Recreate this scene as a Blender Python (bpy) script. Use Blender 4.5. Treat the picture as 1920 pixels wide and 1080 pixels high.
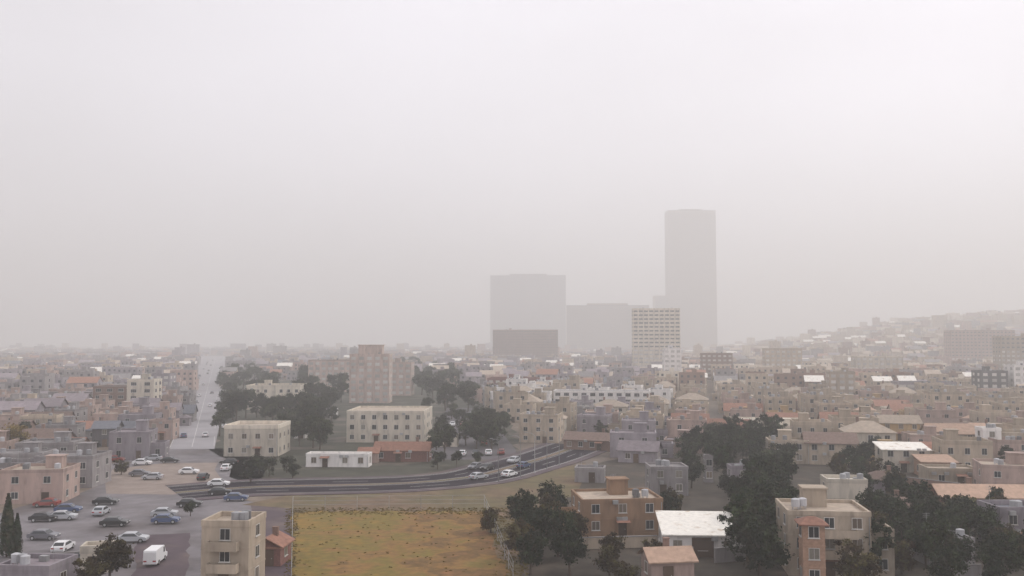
import bpy, math, random
from mathutils import Vector, Matrix
R = math.radians
PI = math.pi
sc = bpy.context.scene
for o in list(bpy.data.objects): bpy.data.objects.remove(o)
col = sc.collection

# ------------------------------------------------------------------ camera
CAM_H = 30.0
FPX = 1663.0
TILT = math.atan(100 / FPX)
cd = bpy.data.cameras.new('camera'); cam = bpy.data.objects.new('camera', cd); col.objects.link(cam)
cd.sensor_width = 36.0; cd.lens = 36.0 * FPX / 1920.0
cd.clip_start = 0.5; cd.clip_end = 30000
cam.location = (0, 0, CAM_H); cam.rotation_euler = (PI / 2 + TILT, 0, 0)
sc.camera = cam

# ------------------------------------------------------------------ sky, sun, exposure
SUN_EL, SUN_AZ = R(46), R(72)      # azimuth clockwise from +Y: high on the right
w = bpy.data.worlds.new('World'); sc.world = w; w.use_nodes = True
nt = w.node_tree; nt.nodes.clear(); N = nt.nodes.new; L = nt.links.new
out = N('ShaderNodeOutputWorld'); mix = N('ShaderNodeMixShader')
sky = N('ShaderNodeTexSky'); sky.sky_type = 'NISHITA'; sky.sun_disc = False
sky.sun_elevation = SUN_EL; sky.sun_rotation = SUN_AZ; sky.dust_density = 3.0
b1 = N('ShaderNodeBackground'); b1.inputs[1].default_value = 0.09; L(sky.outputs[0], b1.inputs[0])
tc = N('ShaderNodeTexCoord'); mp = N('ShaderNodeMapping'); mp.inputs['Scale'].default_value = (1.1, 1.1, 2.6)
L(tc.outputs['Generated'], mp.inputs[0])
nz = N('ShaderNodeTexNoise'); nz.inputs['Scale'].default_value = 1.6; nz.inputs['Detail'].default_value = 5; nz.inputs['Roughness'].default_value = .45
L(mp.outputs[0], nz.inputs['Vector'])
cr = N('ShaderNodeValToRGB'); cr.color_ramp.elements[0].position = .30; cr.color_ramp.elements[1].position = .68
cr.color_ramp.elements[0].color = (.86, .83, .88, 1); cr.color_ramp.elements[1].color = (1.06, 1.03, 1.11, 1)
L(nz.outputs[0], cr.inputs[0])
sx = N('ShaderNodeSeparateXYZ'); L(tc.outputs['Generated'], sx.inputs[0])      # the cloud is thinner to the right
mr = N('ShaderNodeMapRange'); mr.inputs[1].default_value = -.6; mr.inputs[2].default_value = .45; mr.inputs[3].default_value = .84; mr.inputs[4].default_value = 1.08
L(sx.outputs[0], mr.inputs[0])
vm = N('ShaderNodeVectorMath'); vm.operation = 'SCALE'; L(cr.outputs[0], vm.inputs[0]); L(mr.outputs[0], vm.inputs['Scale'])
b2 = N('ShaderNodeBackground'); b2.inputs[1].default_value = 1.17; L(vm.outputs[0], b2.inputs[0])
mix.inputs[0].default_value = .93; L(b1.outputs[0], mix.inputs[1]); L(b2.outputs[0], mix.inputs[2]); L(mix.outputs[0], out.inputs[0])
sd = bpy.data.lights.new('sun', 'SUN'); sd.energy = 1.5; sd.angle = R(10); sd.color = (1, .95, .88)
so = bpy.data.objects.new('sun', sd); col.objects.link(so)
sdir = Vector((math.sin(SUN_AZ) * math.cos(SUN_EL), math.cos(SUN_AZ) * math.cos(SUN_EL), math.sin(SUN_EL)))
so.rotation_euler = sdir.to_track_quat('Z', 'Y').to_euler(); so.location = (0, -50, 400)
sc.view_settings.view_transform = 'Standard'; sc.view_settings.look = 'None'
sc.view_settings.exposure = 0.0; sc.view_settings.gamma = 1.0
sc.render.engine = 'CYCLES'
sc.cycles.volume_bounces = 4; sc.cycles.max_bounces = 8; sc.cycles.diffuse_bounces = 2
sc.cycles.use_denoising = True
HAZE = 0.0007

# ------------------------------------------------------------------ helpers
def gp(px, py, z=0.0):
    """point of the ground (height z) under a pixel of the 1920x1080 photograph"""
    u = (px - 960) / FPX; v = -(py - 540) / FPX
    c, s = math.cos(TILT), math.sin(TILT)
    dx, dy, dz = u, c - v * s, s + v * c
    t = (z - CAM_H) / dz
    return (dx * t, dy * t)

def to_px(x, y, z=0.0):
    c, s = math.cos(TILT), math.sin(TILT)
    zz = z - CAM_H
    f = y * c + zz * s; vv = -y * s + zz * c
    return (960 + FPX * x / f, 540 - FPX * vv / f)

def inside(pt, poly):
    x, y = pt; r = False; n = len(poly)
    for i in range(n):
        x1, y1 = poly[i]; x2, y2 = poly[(i + 1) % n]
        if (y1 > y) != (y2 > y) and x < (x2 - x1) * (y - y1) / (y2 - y1) + x1: r = not r
    return r

def tag(o, label=None, cat=None, group=None, kind=None):
    if label: o['label'] = label
    if cat: o['category'] = cat
    if group: o['group'] = group
    if kind: o['kind'] = kind
    return o

def empty(name, loc=(0, 0, 0), rz=0.0):
    o = bpy.data.objects.new(name, None); col.objects.link(o)
    o.location = loc; o.rotation_euler = (0, 0, rz); o.empty_display_size = .5
    return o

def link(name, me, parent=None, loc=(0, 0, 0), rz=0.0, scale=None):
    o = bpy.data.objects.new(name, me); col.objects.link(o)
    if parent: o.parent = parent
    o.location = loc; o.rotation_euler = (0, 0, rz)
    if scale: o.scale = scale
    return o

KIDS = {}
def kids(o):
    return [c for c in o.children]

def copy_tree(o, parent=None):
    c = o.copy(); col.objects.link(c); c.parent = parent
    for ch in kids(o): copy_tree(ch, c)
    return c

class MB:
    def __init__(s): s.v = []; s.f = []; s.m = []
    def quad(s, a, b, c, d, m=0):
        n = len(s.v); s.v += [a, b, c, d]; s.f.append((n, n + 1, n + 2, n + 3)); s.m.append(m)
    def tri(s, a, b, c, m=0):
        n = len(s.v); s.v += [a, b, c]; s.f.append((n, n + 1, n + 2)); s.m.append(m)
    def box(s, x0, x1, y0, y1, z0, z1, m=0, T=None, top=None):
        p = [(x0, y0, z0), (x1, y0, z0), (x1, y1, z0), (x0, y1, z0), (x0, y0, z1), (x1, y0, z1), (x1, y1, z1), (x0, y1, z1)]
        if T: p = [tuple(T @ Vector(q)) for q in p]
        n = len(s.v); s.v += p
        for k, f in enumerate(((3, 2, 1, 0), (4, 5, 6, 7), (0, 1, 5, 4), (1, 2, 6, 5), (2, 3, 7, 6), (3, 0, 4, 7))):
            s.f.append(tuple(n + i for i in f)); s.m.append(top if (top is not None and k == 1) else m)
    def prism(s, poly, z0, z1, m=0):
        n = len(s.v); k = len(poly)
        s.v += [(x, y, z0) for x, y in poly] + [(x, y, z1) for x, y in poly]
        s.f.append(tuple(n + k + i for i in range(k))); s.m.append(m)
        s.f.append(tuple(n + k - 1 - i for i in range(k))); s.m.append(m)
        for i in range(k):
            j = (i + 1) % k; s.f.append((n + i, n + j, n + k + j, n + k + i)); s.m.append(m)
    def tube(s, pts, rad, seg=6, m=0, cap=True):
        rings = []
        for i, p in enumerate(pts):
            p = Vector(p)
            d = (Vector(pts[min(i + 1, len(pts) - 1)]) - Vector(pts[max(i - 1, 0)])).normalized()
            a = d.cross(Vector((0, 0, 1)) if abs(d.z) < .9 else Vector((1, 0, 0))).normalized(); b = d.cross(a)
            r = rad[i] if isinstance(rad, (list, tuple)) else rad
            n = len(s.v); rings.append(n)
            for k in range(seg):
                t = 2 * PI * k / seg; s.v.append(tuple(p + (a * math.cos(t) + b * math.sin(t)) * r))
        for i in range(len(rings) - 1):
            for k in range(seg):
                j = (k + 1) % seg
                s.f.append((rings[i] + k, rings[i + 1] + k, rings[i + 1] + j, rings[i] + j)); s.m.append(m)
        if cap:
            s.f.append(tuple(rings[-1] + seg - 1 - k for k in range(seg))); s.m.append(m)
            s.f.append(tuple(rings[0] + k for k in range(seg))); s.m.append(m)
    def mesh(s, name, mats):
        me = bpy.data.meshes.new(name); me.from_pydata([tuple(v) for v in s.v], [], s.f)
        if not isinstance(mats, (list, tuple)): mats = [mats]
        for m in mats: me.materials.append(m)
        if len(mats) > 1: me.polygons.foreach_set('material_index', s.m)
        me.update(); return me
    def build(s, name, mats, parent=None, **k):
        return link(name, s.mesh(name, mats), parent, **k)

# ------------------------------------------------------------------ materials
STAIN = True
def mat(name, c, rough=.85, var=.16, scale=.6, rnd=.18, c2=None, c2amt=.0, c2scale=.12, streak=False, spec=.3, metal=0.0, bump=0.0, world=False):
    m = bpy.data.materials.new(name); m.use_nodes = True
    t = m.node_tree; n = t.nodes; l = t.links
    bs = n['Principled BSDF']; bs.inputs['Roughness'].default_value = rough; bs.inputs['Metallic'].default_value = metal
    bs.inputs['Specular IOR Level'].default_value = spec
    tc = n.new('ShaderNodeTexCoord')
    src = tc.outputs['Object']
    if world:
        g = n.new('ShaderNodeNewGeometry'); src = g.outputs['Position']
    mp = n.new('ShaderNodeMapping'); l.new(src, mp.inputs[0])
    if streak: mp.inputs['Scale'].default_value = (1, 1, .22)
    nz = n.new('ShaderNodeTexNoise'); nz.inputs['Scale'].default_value = scale; nz.inputs['Detail'].default_value = 6; nz.inputs['Roughness'].default_value = .65
    l.new(mp.outputs[0], nz.inputs['Vector'])
    mr = n.new('ShaderNodeMapRange'); mr.inputs[1].default_value = .3; mr.inputs[2].default_value = .7
    mr.inputs[3].default_value = 1 - var; mr.inputs[4].default_value = 1 + var; l.new(nz.outputs[0], mr.inputs[0])
    cur = mr.outputs[0]
    if streak:      # rain streaks and patches of grime
        mq = n.new('ShaderNodeMapping'); mq.inputs['Scale'].default_value = (.8, .8, .22); l.new(src, mq.inputs[0])
        ns = n.new('ShaderNodeTexNoise'); ns.inputs['Scale'].default_value = 1.3; ns.inputs['Detail'].default_value = 4; l.new(mq.outputs[0], ns.inputs['Vector'])
        ms = n.new('ShaderNodeMapRange'); ms.inputs[1].default_value = .52; ms.inputs[2].default_value = .7; ms.inputs[3].default_value = 1; ms.inputs[4].default_value = .72; l.new(ns.outputs[0], ms.inputs[0])
        mt = n.new('ShaderNodeMath'); mt.operation = 'MULTIPLY'; l.new(cur, mt.inputs[0]); l.new(ms.outputs[0], mt.inputs[1]); cur = mt.outputs[0]
    if rnd:
        oi = n.new('ShaderNodeObjectInfo'); m2 = n.new('ShaderNodeMapRange')
        m2.inputs[3].default_value = 1 - rnd; m2.inputs[4].default_value = 1 + rnd; l.new(oi.outputs['Random'], m2.inputs[0])
        mm = n.new('ShaderNodeMath'); mm.operation = 'MULTIPLY'; l.new(cur, mm.inputs[0]); l.new(m2.outputs[0], mm.inputs[1]); cur = mm.outputs[0]
    base = None
    if c2:
        n2 = n.new('ShaderNodeTexNoise'); n2.inputs['Scale'].default_value = c2scale; n2.inputs['Detail'].default_value = 5
        l.new(src, n2.inputs['Vector'])
        r2 = n.new('ShaderNodeValToRGB'); r2.color_ramp.elements[0].position = .62 - c2amt * .3; r2.color_ramp.elements[1].position = .72 - c2amt * .2
        r2.color_ramp.elements[0].color = (*c, 1); r2.color_ramp.elements[1].color = (*c2, 1)
        l.new(n2.outputs[0], r2.inputs[0]); base = r2.outputs[0]
    vm = n.new('ShaderNodeVectorMath'); vm.operation = 'SCALE'
    if base: l.new(base, vm.inputs[0])
    else: vm.inputs[0].default_value = c
    l.new(cur, vm.inputs['Scale']); l.new(vm.outputs[0], bs.inputs['Base Color'])
    if bump:
        bp = n.new('ShaderNodeBump'); bp.inputs['Strength'].default_value = bump; bp.inputs['Distance'].default_value = .1
        l.new(nz.outputs[0], bp.inputs['Height']); l.new(bp.outputs[0], bs.inputs['Normal'])
    return m

WALL = {
 'beige': mat('plaster_beige', (.41, .34, .265), streak=True, var=.2),
 'cream': mat('plaster_cream', (.60, .54, .45), streak=True, var=.18),
 'pinkish': mat('plaster_pink', (.37, .275, .24), streak=True, var=.2),
 'grey': mat('render_grey', (.25, .23, .23), streak=True, var=.22),
 'mauve grey': mat('render_mauve', (.27, .24, .26), streak=True, var=.22),
 'white': mat('plaster_white', (.75, .72, .69), streak=True, var=.12, rnd=.08),
 'ochre': mat('plaster_ochre', (.42, .29, .15), streak=True, var=.2),
 'pale pink': mat('plaster_pale_pink', (.50, .40, .35), streak=True, var=.2),
 'adobe': mat('plaster_adobe', (.30, .19, .12), streak=True, var=.25),
 'brown': mat('brick_brown', (.22, .145, .115), var=.22, scale=2.5),
 'orange brown': mat('brick_orange', (.34, .215, .15), var=.22, scale=2.5),
 'red brown': mat('brick_red', (.20, .10, .085), var=.22, scale=2.5),
 'dark grey': mat('render_dark', (.12, .115, .12), streak=True, var=.2),
}
ROOF = {
 'grey': mat('roof_grey', (.20, .187, .185), var=.25, scale=.9),
 'mauve': mat('roof_mauve', (.24, .205, .22), var=.25, scale=.9),
 'beige': mat('roof_beige', (.38, .315, .25), var=.22, scale=.9),
 'white': mat('roof_white', (.80, .77, .70), var=.14, scale=1.6, rnd=.06, c2=(.55, .47, .38), c2amt=.15, c2scale=.6),
 'tile': mat('roof_tile', (.27, .14, .10), var=.3, scale=1.6),
 'peach': mat('roof_peach', (.42, .29, .215), var=.2, scale=1.2),
 'brown': mat('roof_brown', (.17, .12, .10), var=.25, scale=1.4),
 'slate': mat('roof_slate', (.13, .135, .155), var=.22, scale=1.2),
 'blue': mat('roof_blue', (.20, .22, .27), var=.15, scale=.8),
}
GLASS = mat('window_glass', (.035, .04, .045), rough=.12, var=.1, rnd=.5, spec=.6)
CURTAIN = mat('curtained_window', (.20, .18, .15), rough=.3, var=.3, rnd=.4, spec=.5, scale=4)
SHUTTER = mat('window_shutter', (.14, .11, .085), rough=.7, var=.1, rnd=.5)
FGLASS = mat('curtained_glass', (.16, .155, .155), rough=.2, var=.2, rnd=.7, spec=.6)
TGLASS = mat('tower_glass', (.22, .23, .25), rough=.25, var=.1, rnd=.1, spec=.6)
FRAME = mat('window_frame', (.5, .48, .45), rough=.6, rnd=.3)
DOORM = mat('door_paint', (.10, .065, .045), rough=.6, rnd=.5)
METAL = mat('galvanised_metal', (.42, .42, .42), rough=.5, metal=.6, rnd=.2)
TANK = mat('tank_plastic', (.30, .30, .31), rough=.6, rnd=.6)
BARK = mat('bark', (.085, .06, .045), var=.3, scale=3)
LEAF = {
 'dark': mat('leaf_dark', (.012, .022, .008), var=.55, scale=.9, rnd=.35, c2=(.036, .033, .018), c2amt=.5, c2scale=.7),
 'park': mat('leaf_park', (.024, .031, .019), var=.5, scale=.9, rnd=.35, c2=(.05, .048, .033), c2amt=.5, c2scale=.7),
 'brown': mat('leaf_brown', (.040, .026, .014), var=.5, scale=.9, rnd=.3, c2=(.07, .05, .02), c2amt=.5, c2scale=.7),
 'ochre': mat('leaf_ochre', (.22, .15, .055), var=.4, scale=.9, rnd=.2, c2=(.30, .21, .08), c2amt=.5, c2scale=.7),
 'olive': mat('leaf_olive', (.10, .095, .04), var=.4, scale=.9, rnd=.25, c2=(.16, .14, .06), c2amt=.5, c2scale=.7),
}
GROUND = mat('city_ground', (.12, .098, .082), var=.35, scale=.25, rnd=0, c2=(.19, .15, .115), c2amt=.8, c2scale=.02, world=True)
PLAZA = mat('plaza_paving', (.185, .17, .177), var=.25, scale=.22, rnd=0, c2=(.12, .105, .105), c2amt=.4, c2scale=.05, world=True)
ASPH = mat('wet_asphalt', (.026, .021, .029), spec=.1, rough=.95, var=.2, scale=.12, rnd=0, world=True)
STREET = mat('street_asphalt', (.10, .092, .098), rough=.8, var=.2, scale=.1, rnd=0, world=True)
BOULEV = mat('boulevard_concrete', (.29, .275, .285), rough=.7, var=.12, scale=.1, rnd=0, world=True)
VIOLET = mat('violet_paving', (.085, .062, .072), var=.2, scale=.3, rnd=0, c2=(.125, .095, .09), c2amt=.4, c2scale=.12, world=True)
LAWN = mat('park_lawn', (.050, .050, .034), var=.35, scale=.2, rnd=0, c2=(.12, .10, .08), c2amt=.3, c2scale=.07, world=True)
WOOD = mat('wood_floor', (.055, .045, .034), var=.4, scale=.3, rnd=0, c2=(.11, .08, .06), c2amt=.3, c2scale=.08, world=True)
VERGE = mat('olive_verge', (.12, .096, .045), var=.3, scale=.3, rnd=0, c2=(.15, .10, .06), c2amt=.6, c2scale=.06, world=True)
KERB = mat('kerb_stone', (.24, .225, .22), var=.15, scale=1, rnd=0)
PAINT = mat('road_paint', (.55, .54, .52), var=.25, scale=.8, rnd=0)
EARTH = mat('bare_earth', (.24, .145, .10), var=.25, scale=.3, rnd=0, world=True)

# the dry playing field: yellow on the left, worn orange earth to the right
def field_mat():
    m = bpy.data.materials.new('dry_field'); m.use_nodes = True; t = m.node_tree; n = t.nodes; l = t.links
    bs = n['Principled BSDF']; bs.inputs['Roughness'].default_value = .95
    g = n.new('ShaderNodeNewGeometry')
    a = n.new('ShaderNodeTexNoise'); a.inputs['Scale'].default_value = .16; a.inputs['Detail'].default_value = 7; a.inputs['Roughness'].default_value = .6; l.new(g.outputs['Position'], a.inputs['Vector'])
    s = n.new('ShaderNodeSeparateXYZ'); l.new(g.outputs['Position'], s.inputs[0])
    mr = n.new('ShaderNodeMapRange'); mr.inputs[1].default_value = -36; mr.inputs[2].default_value = -4; mr.inputs[3].default_value = -.16; mr.inputs[4].default_value = .12; l.new(s.outputs[0], mr.inputs[0])
    ad = n.new('ShaderNodeMath'); l.new(a.outputs[0], ad.inputs[0]); l.new(mr.outputs[0], ad.inputs[1])
    r = n.new('ShaderNodeValToRGB'); e = r.color_ramp.elements
    e[0].position = .28; e[0].color = (.22, .128, .018, 1); e[1].position = .75; e[1].color = (.21, .10, .032, 1)
    x = e.new(.42); x.color = (.155, .115, .016, 1); x = e.new(.55); x.color = (.22, .115, .028, 1); x = e.new(.64); x.color = (.12, .066, .014, 1)
    l.new(ad.outputs[0], r.inputs[0])
    b = n.new('ShaderNodeTexNoise'); b.inputs['Scale'].default_value = .9; b.inputs['Detail'].default_value = 6; l.new(g.outputs['Position'], b.inputs['Vector'])
    m2 = n.new('ShaderNodeMapRange'); m2.inputs[1].default_value = .3; m2.inputs[2].default_value = .7; m2.inputs[3].default_value = .8; m2.inputs[4].default_value = 1.2; l.new(b.outputs[0], m2.inputs[0])
    v = n.new('ShaderNodeVectorMath'); v.operation = 'SCALE'; l.new(r.outputs[0], v.inputs[0]); l.new(m2.outputs[0], v.inputs['Scale']); l.new(v.outputs[0], bs.inputs['Base Color'])
    return m
FIELD = field_mat()

# ------------------------------------------------------------------ setting: ground sheets
rg = random.Random(4)
def sheet(name, pxpoly, z, m, jit=0.0, thick=0.0, step=12):
    pts = [gp(x, y) for x, y in pxpoly]; o = []
    for i in range(len(pts)):
        a = Vector(pts[i]); b = Vector(pts[(i + 1) % len(pts)]); n = max(1, int((b - a).length / step)) if jit else 1
        for k in range(n):
            p = a.lerp(b, k / n)
            o.append((p.x + rg.uniform(-jit, jit), p.y + rg.uniform(-jit, jit)))
    area = sum(o[i][0] * o[(i + 1) % len(o)][1] - o[(i + 1) % len(o)][0] * o[i][1] for i in range(len(o)))
    if area < 0: o.reverse()
    b = MB()
    if thick: b.prism(o, z - thick, z)
    else:
        b.v = [(x, y, z) for x, y in o]; b.f = [tuple(range(len(o)))]; b.m = [0]
    return tag(b.build(name, m), kind='structure')

b = MB(); b.quad((-6000, -300, 0), (6000, -300, 0), (6000, 6200, 0), (-6000, 6200, 0)); tag(b.build('ground', GROUND), kind='structure')

P_PLAZA = [(-60, 985), (60, 945), (170, 925), (200, 872), (330, 842), (400, 842), (490, 860), (480, 905), (462, 935), (545, 952), (548, 1090), (-60, 1160)]
P_BOUL = [(318, 842), (402, 842), (438, 668), (372, 668)]
P_PARK = [(398, 842), (408, 745), (450, 715), (640, 712), (800, 712), (940, 775), (975, 835), (935, 875), (870, 893), (700, 905), (470, 908)]
P_WOOD = [(1010, 915), (1085, 880), (1290, 838), (1460, 830), (1660, 868), (1900, 930), (2050, 960), (2100, 1200), (1010, 1200), (930, 960)]
P_FIELD = [(552, 960), (905, 958), (958, 1085), (965, 1105), (545, 1105)]
P_PARKING = [(800, 862), (838, 765), (905, 765), (968, 845), (960, 862)]
sheet('plaza', P_PLAZA, .02, PLAZA, jit=2.5)
sheet('park_lawn', P_PARK, .02, LAWN, jit=3)
sheet('wood_floor', P_WOOD, .02, WOOD, jit=3)
sheet('verge', [(455, 948), (560, 925), (880, 912), (1000, 885), (1100, 868), (1085, 930), (1010, 945), (968, 1100), (545, 1100), (548, 956)], .035, VERGE, jit=.8)
sheet('boulevard', P_BOUL, .05, BOULEV)
sheet('violet_path', [(470, 948), (546, 954), (548, 1100), (462, 1100), (484, 1010)], .05, VIOLET)
sheet('violet_yard', [(255, 1005), (355, 1000), (350, 1105), (245, 1105)], .05, VIOLET, jit=.4, step=3)
sheet('playing_field', P_FIELD, .06, FIELD, jit=.9, step=1.6)
sheet('parking_lot', P_PARKING, .05, STREET)
sheet('beige_square', [(195, 925), (205, 880), (300, 868), (405, 868), (415, 915), (320, 928)], .045, mat('square_paving', (.26, .21, .18), var=.2, scale=.3, rnd=0, world=True), jit=1)

# main road: a dual carriageway with median, kerbs and lane lines
road_px = [(330, 925), (400, 919), (480, 914), (620, 911), (760, 907), (880, 896), (960, 876), (1030, 856), (1090, 834)]
rp = [Vector(gp(*p)) for p in road_px]
def resample(pts, step=6.0):
    res = []
    for i in range(len(pts) - 1):
        p0 = pts[max(i - 1, 0)]; p1 = pts[i]; p2 = pts[i + 1]; p3 = pts[min(i + 2, len(pts) - 1)]
        n = max(1, int((p2 - p1).length / step))
        for k in range(n):
            t = k / n
            res.append(.5 * ((2 * p1) + (-p0 + p2) * t + (2 * p0 - 5 * p1 + 4 * p2 - p3) * t * t + (-p0 + 3 * p1 - 3 * p2 + p3) * t ** 3))
    res.append(pts[-1]); return res
rc = resample(rp)
def nrm(i, pts):
    d = (pts[min(i + 1, len(pts) - 1)] - pts[max(i - 1, 0)]).normalized(); return Vector((-d.y, d.x))
def ribbon(mb, pts, o0, o1, z, m=0, dash=None):
    for i in range(len(pts) - 1):
        if dash and i % dash: continue
        a, b_ = nrm(i, pts), nrm(i + 1, pts)
        p = [pts[i] + a * o0, pts[i + 1] + b_ * o0, pts[i + 1] + b_ * o1, pts[i] + a * o1]
        mb.quad(*[(q.x, q.y, z) for q in p], m)
def ribbon_solid(mb, pts, o0, o1, z0, z1):
    for i in range(len(pts) - 1):
        a, b_ = nrm(i, pts), nrm(i + 1, pts)
        A, B, C_, D = pts[i] + a * o0, pts[i + 1] + b_ * o0, pts[i + 1] + b_ * o1, pts[i] + a * o1
        f = lambda q, z: (q.x, q.y, z)
        mb.quad(f(A, z1), f(B, z1), f(C_, z1), f(D, z1))
        mb.quad(f(A, z0), f(B, z0), f(B, z1), f(A, z1)); mb.quad(f(C_, z0), f(D, z0), f(D, z1), f(C_, z1))
b = MB(); ribbon(b, rc, -8.5, 8.5, .075); tag(b.build('road', ASPH), kind='structure')
b = MB()
for s in (-1, 1):
    ribbon(b, rc, s * 4.8 - .08, s * 4.8 + .08, .09, dash=2); ribbon(b, rc, s * 8.1 - .07, s * 8.1 + .07, .09); ribbon(b, rc, s * 1.4 - .07, s * 1.4 + .07, .09)
tag(b.build('road_marking', PAINT), kind='structure')
b = MB(); ribbon_solid(b, rc, -8.8, -8.5, 0, .17); ribbon_solid(b, rc, 8.5, 8.8, 0, .17); ribbon_solid(b, rc, -.9, -.7, 0, .17); ribbon_solid(b, rc, .7, .9, 0, .17)
tag(b.build('kerb', KERB), kind='structure')
b = MB(); ribbon(b, rc, -.7, .7, .15); tag(b.build('median', VERGE), kind='structure')
b = MB(); ribbon_solid(b, rc, -11, -8.8, 0, .15); ribbon_solid(b, rc, 8.8, 11, 0, .15)
tag(b.build('pavement', VIOLET), kind='structure')

# boulevard kerbs and lane lines
ba, bb_ = Vector(gp(360, 838)), Vector(gp(405, 668))
bl = [ba.lerp(bb_, k / 60) for k in range(61)]
b = MB(); ribbon(b, bl, -.1, .1, .07); ribbon(b, bl, -6, -5.85, .07, dash=2); ribbon(b, bl, 5.85, 6, .07, dash=2)
tag(b.build('boulevard_marking', PAINT), kind='structure')

def ss(t): t = max(0, min(1, t)); return t * t * (3 - 2 * t)
def hill_z(x, y): return 78 * ss((y - 760) / 1100) * ss((x / max(y, 1) - .17) / .36) * (1 + .12 * math.sin(x * .006 + 1) * math.cos(y * .004))
b = MB(); nx, ny = 60, 50
for i in range(nx + 1):
    for j in range(ny + 1):
        x, y = 60 + i * 45, 700 + j * 60; b.v.append((x, y, hill_z(x, y) - .06 if hill_z(x, y) < .3 else hill_z(x, y)))
for i in range(nx):
    for j in range(ny): a = i * (ny + 1) + j; b.f.append((a, a + ny + 1, a + ny + 2, a + 1)); b.m.append(0)
tag(b.build('hill', GROUND), kind='structure')

# ------------------------------------------------------------------ windows, doors (shared meshes)
def window_mesh(wd, ht, bars=1):
    f = MB(); t = .07
    f.box(-wd / 2, -wd / 2 + t, -.05, .02, 0, ht); f.box(wd / 2 - t, wd / 2, -.05, .02, 0, ht)
    f.box(-wd / 2 + t, wd / 2 - t, -.05, .02, ht - t, ht); f.box(-wd / 2 + t, wd / 2 - t, -.05, .02, 0, t)
    for k in range(bars):
        x = -wd / 2 + wd * (k + 1) / (bars + 1); f.box(x - .025, x + .025, -.045, .02, t, ht - t)
    f.box(-wd / 2 - .08, wd / 2 + .08, -.14, .02, -.08, -.002)
    p = MB(); p.box(-wd / 2 + .03, wd / 2 - .03, -.025, .015, .03, ht - .03)
    q = MB(); q.v = list(f.v); q.f = list(f.f); q.m = [0] * len(f.f)
    n = len(q.v); q.v += p.v; q.f += [tuple(n + i for i in ff) for ff in p.f]; q.m += [1] * len(p.f)
    return f.mesh('window', FRAME), [p.mesh('pane', g) for g in (GLASS, GLASS, CURTAIN, SHUTTER)], q.mesh('window', [FRAME, GLASS])
WIN = {'std': window_mesh(1.3, 1.4), 'wide': window_mesh(2.2, 1.4, 2), 'tall': window_mesh(.9, 1.8, 0), 'ribbon': window_mesh(3.4, 1.3, 3)}
def door_mesh(wd=1.1, ht=2.1):
    f = MB(); f.box(-wd / 2, wd / 2, -.04, .02, 0, ht); f.box(-wd / 2 - .1, -wd / 2, -.07, .02, 0, ht + .1); f.box(wd / 2, wd / 2 + .1, -.07, .02, 0, ht + .1); f.box(-wd / 2, wd / 2, -.07, .02, ht, ht + .1)
    h = MB(); h.box(wd * .3, wd * .38, -.1, -.04, 1.0, 1.12)
    return f.mesh('door', DOORM), h.mesh('handle', METAL)
DOOR, HANDLE = door_mesh(); GATE, _ = door_mesh(2.8, 2.6)

_a = MB(); _a.box(-.42, .42, -.22, .22, 0, .6); _a.tube([(-.1, -.225, .3), (-.1, -.24, .3)], .22, 10); ACM = _a.mesh('air_conditioner', METAL)
def put_windows(root, w, d, floors, fh, kind, detail, sides, gap=3.0, skip=None, z_off=.95, rnd=None, ox=0, oy=0, z0=0):
    f, p, q = WIN[kind]; rnd = rnd or random.Random(1)
    faces = []
    if 'f' in sides: faces.append((w, lambda s: (ox + s, oy - d / 2), 0))
    if 'b' in sides: faces.append((w, lambda s: (ox + s, oy + d / 2), PI))
    if 'l' in sides: faces.append((d, lambda s: (ox - w / 2, oy + s), -PI / 2))
    if 'r' in sides: faces.append((d, lambda s: (ox + w / 2, oy + s), PI / 2))
    for ln, pos, rz in faces:
        n = max(1, int((ln - 1.2) / gap))
        for fl in range(floors):
            for k in range(n):
                s = -ln / 2 + ln * (k + .5) / n
                if skip and rz == 0 and fl == 0 and abs(s - skip) < 1.7: continue
                if rnd.random() < .08: continue
                x, y = pos(s)
                if detail: 
                    o = link('window', f, root, (x, y, z0 + fl * fh + z_off), rz); link('pane', rnd.choice(p), o)
                else: link('window', q, root, (x, y, z0 + fl * fh + z_off), rz)

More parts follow.
